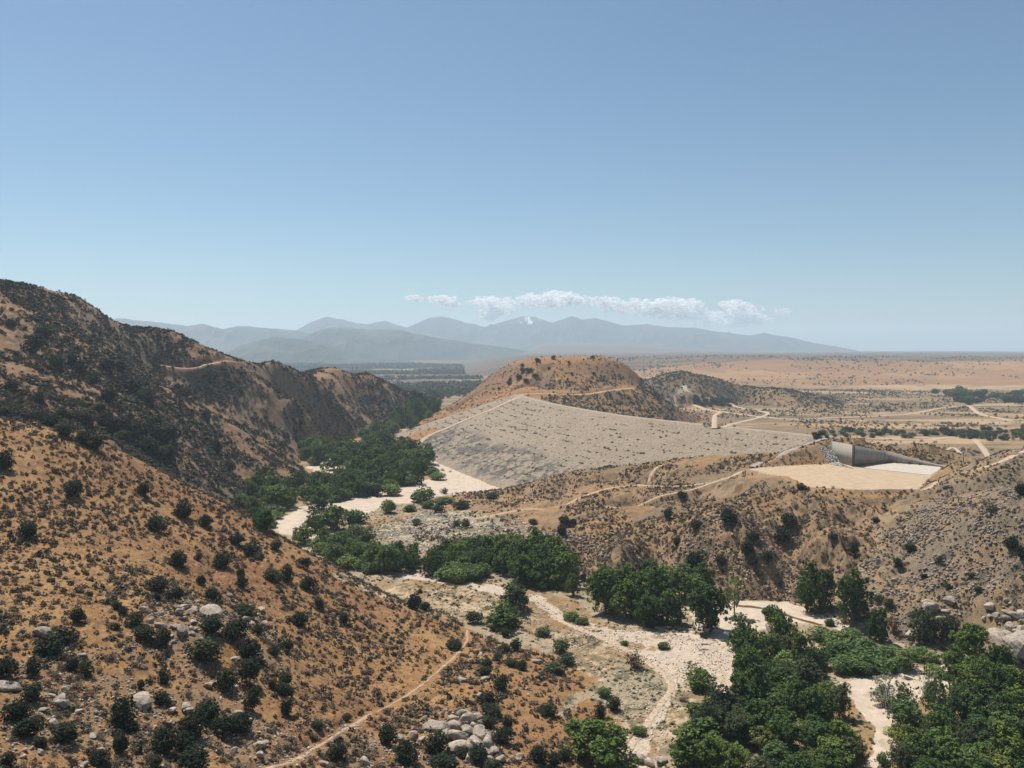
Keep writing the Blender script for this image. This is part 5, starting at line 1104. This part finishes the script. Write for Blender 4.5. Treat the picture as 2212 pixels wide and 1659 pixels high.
# ---------------------------------------------------------------- roads and tracks
M_ROAD, n, b = new_mat("dirt_track")
g = node(n, "ShaderNodeNewGeometry"); nz = noise_tex(n, 0.8, 4, 0.6, g.outputs['Position'])
n.links.new(ramp(n, nz.outputs[0], [(0.35, (0.30, 0.21, 0.14)), (0.62, (0.50, 0.38, 0.27))]), b.inputs['Base Color'])
M_ROADG, n, b = new_mat("worn_gravel_road")
g = node(n, "ShaderNodeNewGeometry"); nz = noise_tex(n, 0.8, 4, 0.6, g.outputs['Position'])
n.links.new(ramp(n, nz.outputs[0], [(0.3, (0.25, 0.215, 0.18)), (0.7, (0.34, 0.30, 0.255))]), b.inputs['Base Color'])
M_PATH, n, b = new_mat("trodden_soil")
g = node(n, "ShaderNodeNewGeometry"); nz = noise_tex(n, 0.9, 5, 0.7, g.outputs['Position'])
n.links.new(ramp(n, nz.outputs[0], [(0.35, (0.24, 0.15, 0.09)), (0.6, (0.42, 0.31, 0.21))]), b.inputs['Base Color'])
def ribbon(name, ri, width, label, mat=None, cat='track', off=0.13, kindv='structure', jit=0.12):
    Q, LZ, w0 = ROADL[ri]; n_ = len(Q)
    T = np.gradient(Q, axis=0); T /= np.linalg.norm(T, axis=1)[:, None] + 1e-9; Nn = np.stack([-T[:, 1], T[:, 0]], 1)
    s_ = np.arange(n_); V = []; M_ = 7; d0 = Q[:, 1].mean(); o_ = max(off, d0 * 0.00035)
    for j in range(M_):
        e = (j / (M_ - 1) * 2 - 1); wv = width * (1 + jit * vn(s_ * 0.35, s_ * 0.0 + (e > 0) * 7, 5) + jit * vn(s_ * 0.08, s_ * 0.0 + (e > 0) * 3, 9)) / 2
        q = Q + Nn * (wv * e)[:, None]; V.append(np.stack([q[:, 0], q[:, 1], LZ + (o_ if 0 < j < M_ - 1 else -0.35)], 1))
    V = np.stack(V, 1); idx = np.arange(n_ * M_).reshape(n_, M_)
    F = np.stack([idx[:-1, :-1], idx[:-1, 1:], idx[1:, 1:], idx[1:, :-1]], -1).reshape(-1, 4)
    return tag(link(name, mesh_np(name, V.reshape(-1, 3), F, mat or M_ROAD, True)), label, cat, kind=kindv)
ribbon('road', 0, 8, 'pale gravel road running down the left edge of the dam')
ribbon('road', 1, 7, 'pale road cut across the orange dam hill')
ribbon('road', 2, 6.5, 'grey service road from the dam crest down to the spillway', M_ROADG)
ribbon('dirt_track', 3, 3.6, 'longest dirt track curving across the low hill')
ribbon('dirt_track', 4, 3, 'short steep dirt track climbing the low hill')
ribbon('dirt_track', 5, 3, 'faint lower dirt track across the low hill')
ribbon('dirt_track', 6, 4.5, 'dirt track along the crest of the right slope')
ribbon('footpath', 7, 1.35, 'narrow pale footpath winding down the near hillside', M_PATH, jit=0.5)
ribbon('footpath', 8, 1.9, 'wider eroded end of the footpath at the bottom', M_PATH, jit=0.5)
ribbon('dirt_track', 9, 10, 'short curved track behind the dam crest')
ribbon('dirt_track', 10, 10, 'looping dirt track behind the dam')
ribbon('dirt_track', 11, 10, 'pale track below the small knoll')
ribbon('dirt_track', 12, 11, 'long pale track across the flat valley at right')
ribbon('dirt_track', 13, 11, 'branch of the long pale valley track')
ribbon('dirt_track', 14, 9, 'straight pale track beyond the spillway')
ribbon('dirt_track', 15, 5, 'fainter straight track just beyond the spillway')
ribbon('dirt_track', 16, 4, 'dirt road bench cut across the left ridge')
ribbon('dirt_track', 17, 3.5, 'sandy track crossing the stony flat to the bottom edge', M_SANDT if 'M_SANDT' in globals() else None)
M_WATER, n, b = new_mat("muddy_water"); b.inputs['Base Color'].default_value = (0.13, 0.075, 0.04, 1); b.inputs['Roughness'].default_value = 0.12; b.inputs['Specular IOR Level'].default_value = 0.5
ribbon('stream', 18, 4, 'shallow brown stream on the sand by the tall trees', M_WATER, 'stream', 0.08, jit=0.5)
# ---------------------------------------------------------------- spillway
M_CONC, n, b = new_mat("stained_concrete")
g = node(n, "ShaderNodeTexCoord"); mp = node(n, "ShaderNodeMapping"); mp.inputs['Scale'].default_value = (0.6, 0.6, 0.08); n.links.new(g.outputs['Object'], mp.inputs[0])
nz = noise_tex(n, 1.2, 5, 0.7, mp.outputs[0])
n.links.new(ramp(n, nz.outputs[0], [(0.2, (0.24, 0.21, 0.17)), (0.8, (0.42, 0.38, 0.32))]), b.inputs['Base Color'])
M_SLAB, n, b = new_mat("pale_concrete"); g = node(n, "ShaderNodeNewGeometry"); nz = noise_tex(n, 0.3, 4, 0.6, g.outputs['Position']); n.links.new(ramp(n, nz.outputs[0], [(0.3, (0.40, 0.35, 0.285)), (0.7, (0.48, 0.42, 0.345))]), b.inputs['Base Color'])
WL = np.array([np.array(WALLP[i]) + (np.array(WALLP[i + 1]) - np.array(WALLP[i])) * f for i in range(4) for f in np.linspace(0, 1, 6)[:-1]] + [WALLP[4]])
def wall_mesh(name, Q, th, mat, z0=43.6, loc=(0, 0, 0)):
    T = np.gradient(Q[:, :2], axis=0); T /= np.linalg.norm(T, axis=1)[:, None]; Nn = np.stack([-T[:, 1], T[:, 0]], 1)
    a = Q[:, :2]; c_ = Q[:, :2] + Nn * th; n_ = len(Q); V = []
    for q, z in ((a, None), (a, 1), (c_, 1), (c_, None)):
        V.append(np.stack([q[:, 0] - loc[0], q[:, 1] - loc[1], (np.full(n_, z0) if z is None else Q[:, 2]) - loc[2]], 1))
    V = np.stack(V, 1); idx = np.arange(n_ * 4).reshape(n_, 4); F = []
    for j in range(4): F.append(np.stack([idx[:-1, j], idx[:-1, (j + 1) % 4], idx[1:, (j + 1) % 4], idx[1:, j]], -1))
    F = np.concatenate(F + [idx[:1], idx[-1:, ::-1]]); return mesh_np(name, V.reshape(-1, 3), F, mat)
wl = (WALLP[0][0], WALLP[0][1], 44.0)
sw = tag(empty('spillway_wall', wl), 'tall curved grey concrete wall tapering along the spillway', 'wall')
link('curved_wall', wall_mesh('curved_wall', WL, 0.9, M_CONC, loc=wl), sw)
wing = np.array([at(1795, 961, 640), (WALLP[0][0] - 0.02, WALLP[0][1], WALLP[0][2])]); wing[0, 2] = WALLP[0][2]
link('wing_wall', wall_mesh('wing_wall', smooth_line(wing, 8), 0.8, M_CONC, loc=wl), sw)
pr = np.array(WALLP[0]); e_ = 0.9
def box_mesh(name, c_, s_, mat):
    V = [(c_[0] + sx * s_[0] / 2, c_[1] + sy * s_[1] / 2, c_[2] + sz * s_[2] / 2) for sx in (-1, 1) for sy in (-1, 1) for sz in (-1, 1)]
    return mesh_np(name, V, [(0, 1, 3, 2), (4, 6, 7, 5), (0, 4, 5, 1), (2, 3, 7, 6), (0, 2, 6, 4), (1, 5, 7, 3)], mat)
M_PIER, n, b = new_mat('dark_stained_concrete'); b.inputs['Base Color'].default_value = (0.11, 0.095, 0.075, 1)
link('corner_pier', box_mesh('corner_pier', (-0.2, -0.4, (WALLP[0][2] - 44) / 2), (1.5, 1.8, WALLP[0][2] - 43.3), M_PIER), sw)
slabp = [az(1862, 1011, 44), az(1889, 1004.5, 44), az(1920, 999.6, 44), az(1980, 1004, 44), az(2038, 1010, 44), az(2010, 1027, 44)]
Vs = [(p[0], p[1], 44.22) for p in slabp] + [(p[0], p[1], 43.7) for p in slabp]; N6 = len(slabp)
sm_ = bpy.data.meshes.new('concrete_apron'); sm_.from_pydata(Vs, [], [tuple(range(N6))] + [(i, i + N6, (i + 1) % N6 + N6, (i + 1) % N6) for i in range(N6)]); sm_.materials.append(M_SLAB)
tag(link('concrete_apron', sm_), 'bright pale concrete floor slab at the foot of the curved spillway wall', 'concrete slab')
# guard rail on the crest
M_STEEL, n, b = new_mat("weathered_steel"); b.inputs['Base Color'].default_value = (0.16, 0.16, 0.16, 1); b.inputs['Roughness'].default_value = 0.5
p0 = np.array(hit(1800, 951)); p1 = np.array(hit(1868, 951)); p1[1] = p0[1] + 6; p1[0] = p1[1] * ray(1868, 951)[0]; p1[2] = float(gz(p1[0], p1[1])); zt = max(p0[2], p1[2]) + 0.9
gr = tag(empty('guard_rail', tuple(p0)), 'dark guard rail beside the road at the right end of the dam crest', 'guard rail')
link('rail', tube_mesh('rail', [((0, 0, zt - p0[2]), tuple(p1[:2] - p0[:2]) + (zt - p0[2],), .28, .28)], M_STEEL), gr)
pm = tube_mesh('post', [((0, 0, -1.5), (0, 0, 0), .14, .14)], M_STEEL)
for i in range(7): link('post', pm, gr, (*( (p1[:2] - p0[:2]) * i / 6), zt - p0[2] - 0.2))
pp = hit(2081, 999); hh = 22 * pp[1] / FD
gt = tag(empty('gauge_tower', pp), 'slender pale concrete post standing beyond the spillway', 'post')
link('shaft', tube_mesh('shaft', [((0, 0, -2), (0, 0, hh), hh * .07, hh * .06)], M_SLAB, 8), gt); link('cap', box_mesh('cap', (0, 0, hh + .3), (hh * .18, hh * .18, .6), M_SLAB), gt)
# far houses
M_HWALL, n, b = new_mat("house_wall"); b.inputs['Base Color'].default_value = (0.5, 0.45, 0.38, 1)
M_HROOF, n, b = new_mat("house_roof"); b.inputs['Base Color'].default_value = (0.16, 0.12, 0.11, 1)
hw = box_mesh('wall', (0, 0, 1.5), (16, 10, 3.4), M_HWALL)
hr = mesh_np('roof', [(-9, -6, 3.1), (9, -6, 3.1), (9, 6, 3.1), (-9, 6, 3.1), (-9, 0, 5.8), (9, 0, 5.8)], [(0, 1, 5, 4), (2, 3, 4, 5), (3, 0, 4, 4), (1, 2, 5, 5), (0, 3, 2, 1)], M_HROOF) if False else None
me = bpy.data.meshes.new('roof'); me.from_pydata([(-9, -6, 3.15), (9, -6, 3.15), (9, 6, 3.15), (-9, 6, 3.15), (-9, 0, 5.8), (9, 0, 5.8)], [], [(0, 1, 5, 4), (2, 3, 4, 5), (3, 0, 4), (1, 2, 5), (0, 3, 2, 1)]); me.materials.append(M_HROOF)
for (dx, dy, rz, lb) in ((2142, 864, .3, 'leftmost tiny house in front of the far right grove'), (2172, 861, -.4, 'tiny pale house in the middle of the far right grove'), (2196, 866, .2, 'tiny house at the right edge by the far grove'), (2120, 850, .1, 'tiny house behind the gap between the two far groves')):
    h_ = tag(empty('house', hit(dx, dy)), lb, 'house', 'houses by the far groves'); h_.rotation_euler = (0, 0, rz); link('wall', hw, h_); link('roof', me, h_)
# dead tree and driftwood
rg = np.random.default_rng(5); segs = []
def br(p, d, L, r, k):
    q = p + d * L; segs.append((tuple(p), tuple(q), r, r * .65))
    if k:
        for _ in range(3):
            nd = d + rg.normal(size=3) * 0.55; nd /= np.linalg.norm(nd); br(q, nd, L * rg.uniform(.55, .85), r * .62, k - 1)
br(np.array((0, 0, 0.2)), np.array((0.85, 0.2, 0.35)) / 0.94, 2.6, .22, 4); br(np.array((0, 0, 0.2)), np.array((-0.75, -.1, 0.55)) / .94, 2.2, .2, 4)
M_DEAD, n, b = new_mat("bleached_wood"); b.inputs['Base Color'].default_value = (0.13, 0.11, 0.10, 1)
dt = tag(empty('dead_tree', hit(1106 + 490 * .30673, 1150.2 + 800 * .30673)), 'fallen grey leafless tree lying at the edge of the orange ground', 'dead tree'); link('branches', tube_mesh('branches', segs, M_DEAD, 5), dt)
lg = tube_mesh('driftwood_log', [((-2.2, 0, .15), (0, .3, .3), .2, .24), ((0, .3, .3), (2.3, 0, .2), .24, .12), ((0.3, .3, .3), (1.0, 1.1, .7), .1, .04)], M_DEAD)
for cx, cy, rz, lb in ((1350, 830, .1, 'dark driftwood log on the white sand, lower of two'), (1365, 792, -.2, 'dark driftwood log on the white sand, upper of two')):
    o = link('driftwood_log', lg); o.location = hit(1106 + cx * .30673, 1150.2 + cy * .30673); o.rotation_euler = (0, 0, rz); tag(o, lb, 'log')
#@@CLOUDS
M_CLOUD = bpy.data.materials.new("cloud"); M_CLOUD.use_nodes = True; n = M_CLOUD.node_tree; n.nodes.clear()
df = node(n, "ShaderNodeBsdfDiffuse"); df.inputs[0].default_value = (0.99, 0.985, 0.98, 1); tl = node(n, "ShaderNodeBsdfTranslucent"); tl.inputs[0].default_value = (0.99, 0.985, 0.98, 1)
tp = node(n, "ShaderNodeBsdfTransparent"); m1 = node(n, "ShaderNodeMixShader"); m1.inputs[0].default_value = 0.6; m2 = node(n, "ShaderNodeMixShader"); m2.inputs[0].default_value = 0.45; mo = node(n, "ShaderNodeOutputMaterial")
n.links.new(df.outputs[0], m1.inputs[1]); n.links.new(tl.outputs[0], m1.inputs[2]); n.links.new(tp.outputs[0], m2.inputs[1]); n.links.new(m1.outputs[0], m2.inputs[2]); n.links.new(m2.outputs[0], mo.inputs[0])
bm = bmesh.new(); bmesh.ops.create_icosphere(bm, subdivisions=2, radius=1); bm.verts.index_update(); IV = np.array([v.co[:] for v in bm.verts]); IF = np.array([[v.index for v in f.verts] for f in bm.faces]); bm.free()
def cloud(blobs, seed, label, n_=240, D0=34000):
    rg = np.random.default_rng(seed); P, Rs = [], []
    wts = np.array([b_[2] * b_[3] for b_ in blobs], float); wts /= wts.sum()
    for i in rg.choice(len(blobs), int(n_ * 0.8), p=wts):
        cx, cy, rx, ry = blobs[i]; ry *= 1.3; a = rg.uniform(0, 6.28); r = rg.random() ** 0.6
        x = cx + math.cos(a) * r * rx; y = cy + math.sin(a) * r * ry * (1.0 if math.sin(a) < 0 else 0.8)
        P.append(at(x, y, D0 + rg.uniform(-900, 900))); Rs.append(rg.uniform(4, 10) * (1.1 - 0.55 * r) * D0 / FD * min(1, ry / 9))
    P = np.array(P); Rs = np.array(Rs); c0 = P.mean(0)
    jit = 1 + 0.05 * rg.normal(size=(len(P), len(IV), 1))
    V = (IV[None] * jit * Rs[:, None, None] * np.array((1.25, 1.0, 0.8)) + (P - c0)[:, None, :]).reshape(-1, 3); F = (IF[None] + (np.arange(len(P)) * len(IV))[:, None, None]).reshape(-1, 3)
    tag(link('cloud', mesh_np('cloud', V, F, M_CLOUD, True), None, tuple(c0)), label, 'cloud', kind='structure')
cloud([(895, 645, 20, 5)], 1, 'small wispy cloud at the left end of the cloud bank', 50)
cloud([(955, 647, 34, 7), (975, 655, 22, 6)], 2, 'thin flat cloud second from the left', 90)
cloud([(1060, 652, 55, 9), (1075, 668, 45, 14), (1055, 682, 25, 10)], 3, 'soft cloud dropping down toward the peaks', 200)
cloud([(1150, 645, 35, 8), (1205, 641, 38, 9), (1245, 648, 35, 9), (1180, 655, 60, 8)], 4, 'brightest cumulus top of the cloud bank', 300)
cloud([(1310, 653, 40, 9), (1380, 656, 50, 9), (1440, 655, 45, 9), (1490, 656, 38, 8), (1400, 668, 110, 10), (1480, 680, 90, 10)], 5, 'long flat topped cumulus in the middle of the bank', 520)
cloud([(1590, 660, 38, 9), (1610, 672, 45, 12), (1590, 690, 60, 13), (1640, 690, 30, 8), (1560, 700, 60, 8)], 6, 'rounded cumulus at the right end of the bank', 300)
cloud([(1692, 673, 20, 5), (1680, 668, 8, 3)], 7, 'tiny isolated cloud right of the bank', 30)
#@@END
hb = bpy.data.meshes.new('haze')
x0, x1, y0_, y1_, z0_, z1_ = -36000, 36000, -300, 32000, -60, HAZE_TOP
vs = [(x, y, z) for z in (z0_, z1_) for y in (y0_, y1_) for x in (x0, x1)]
hb.from_pydata(vs, [], [(0, 2, 3, 1), (4, 5, 7, 6), (0, 1, 5, 4), (2, 6, 7, 3), (0, 4, 6, 2), (1, 3, 7, 5)])
hm = bpy.data.materials.new('haze'); hm.use_nodes = True; hn = hm.node_tree; hn.nodes.clear()
hv = hn.nodes.new("ShaderNodeVolumePrincipled"); ho = hn.nodes.new("ShaderNodeOutputMaterial")
hv.inputs['Color'].default_value = (0.73, 0.88, 1.0, 1); hv.inputs['Density'].default_value = 6.2e-5; hv.inputs['Anisotropy'].default_value = 0.2
hn.links.new(hv.outputs[0], ho.inputs['Volume'])
hb.materials.append(hm)
tag(link('haze', hb), 'thin pale blue haze over the far valley and mountains', 'haze', kind='stuff')
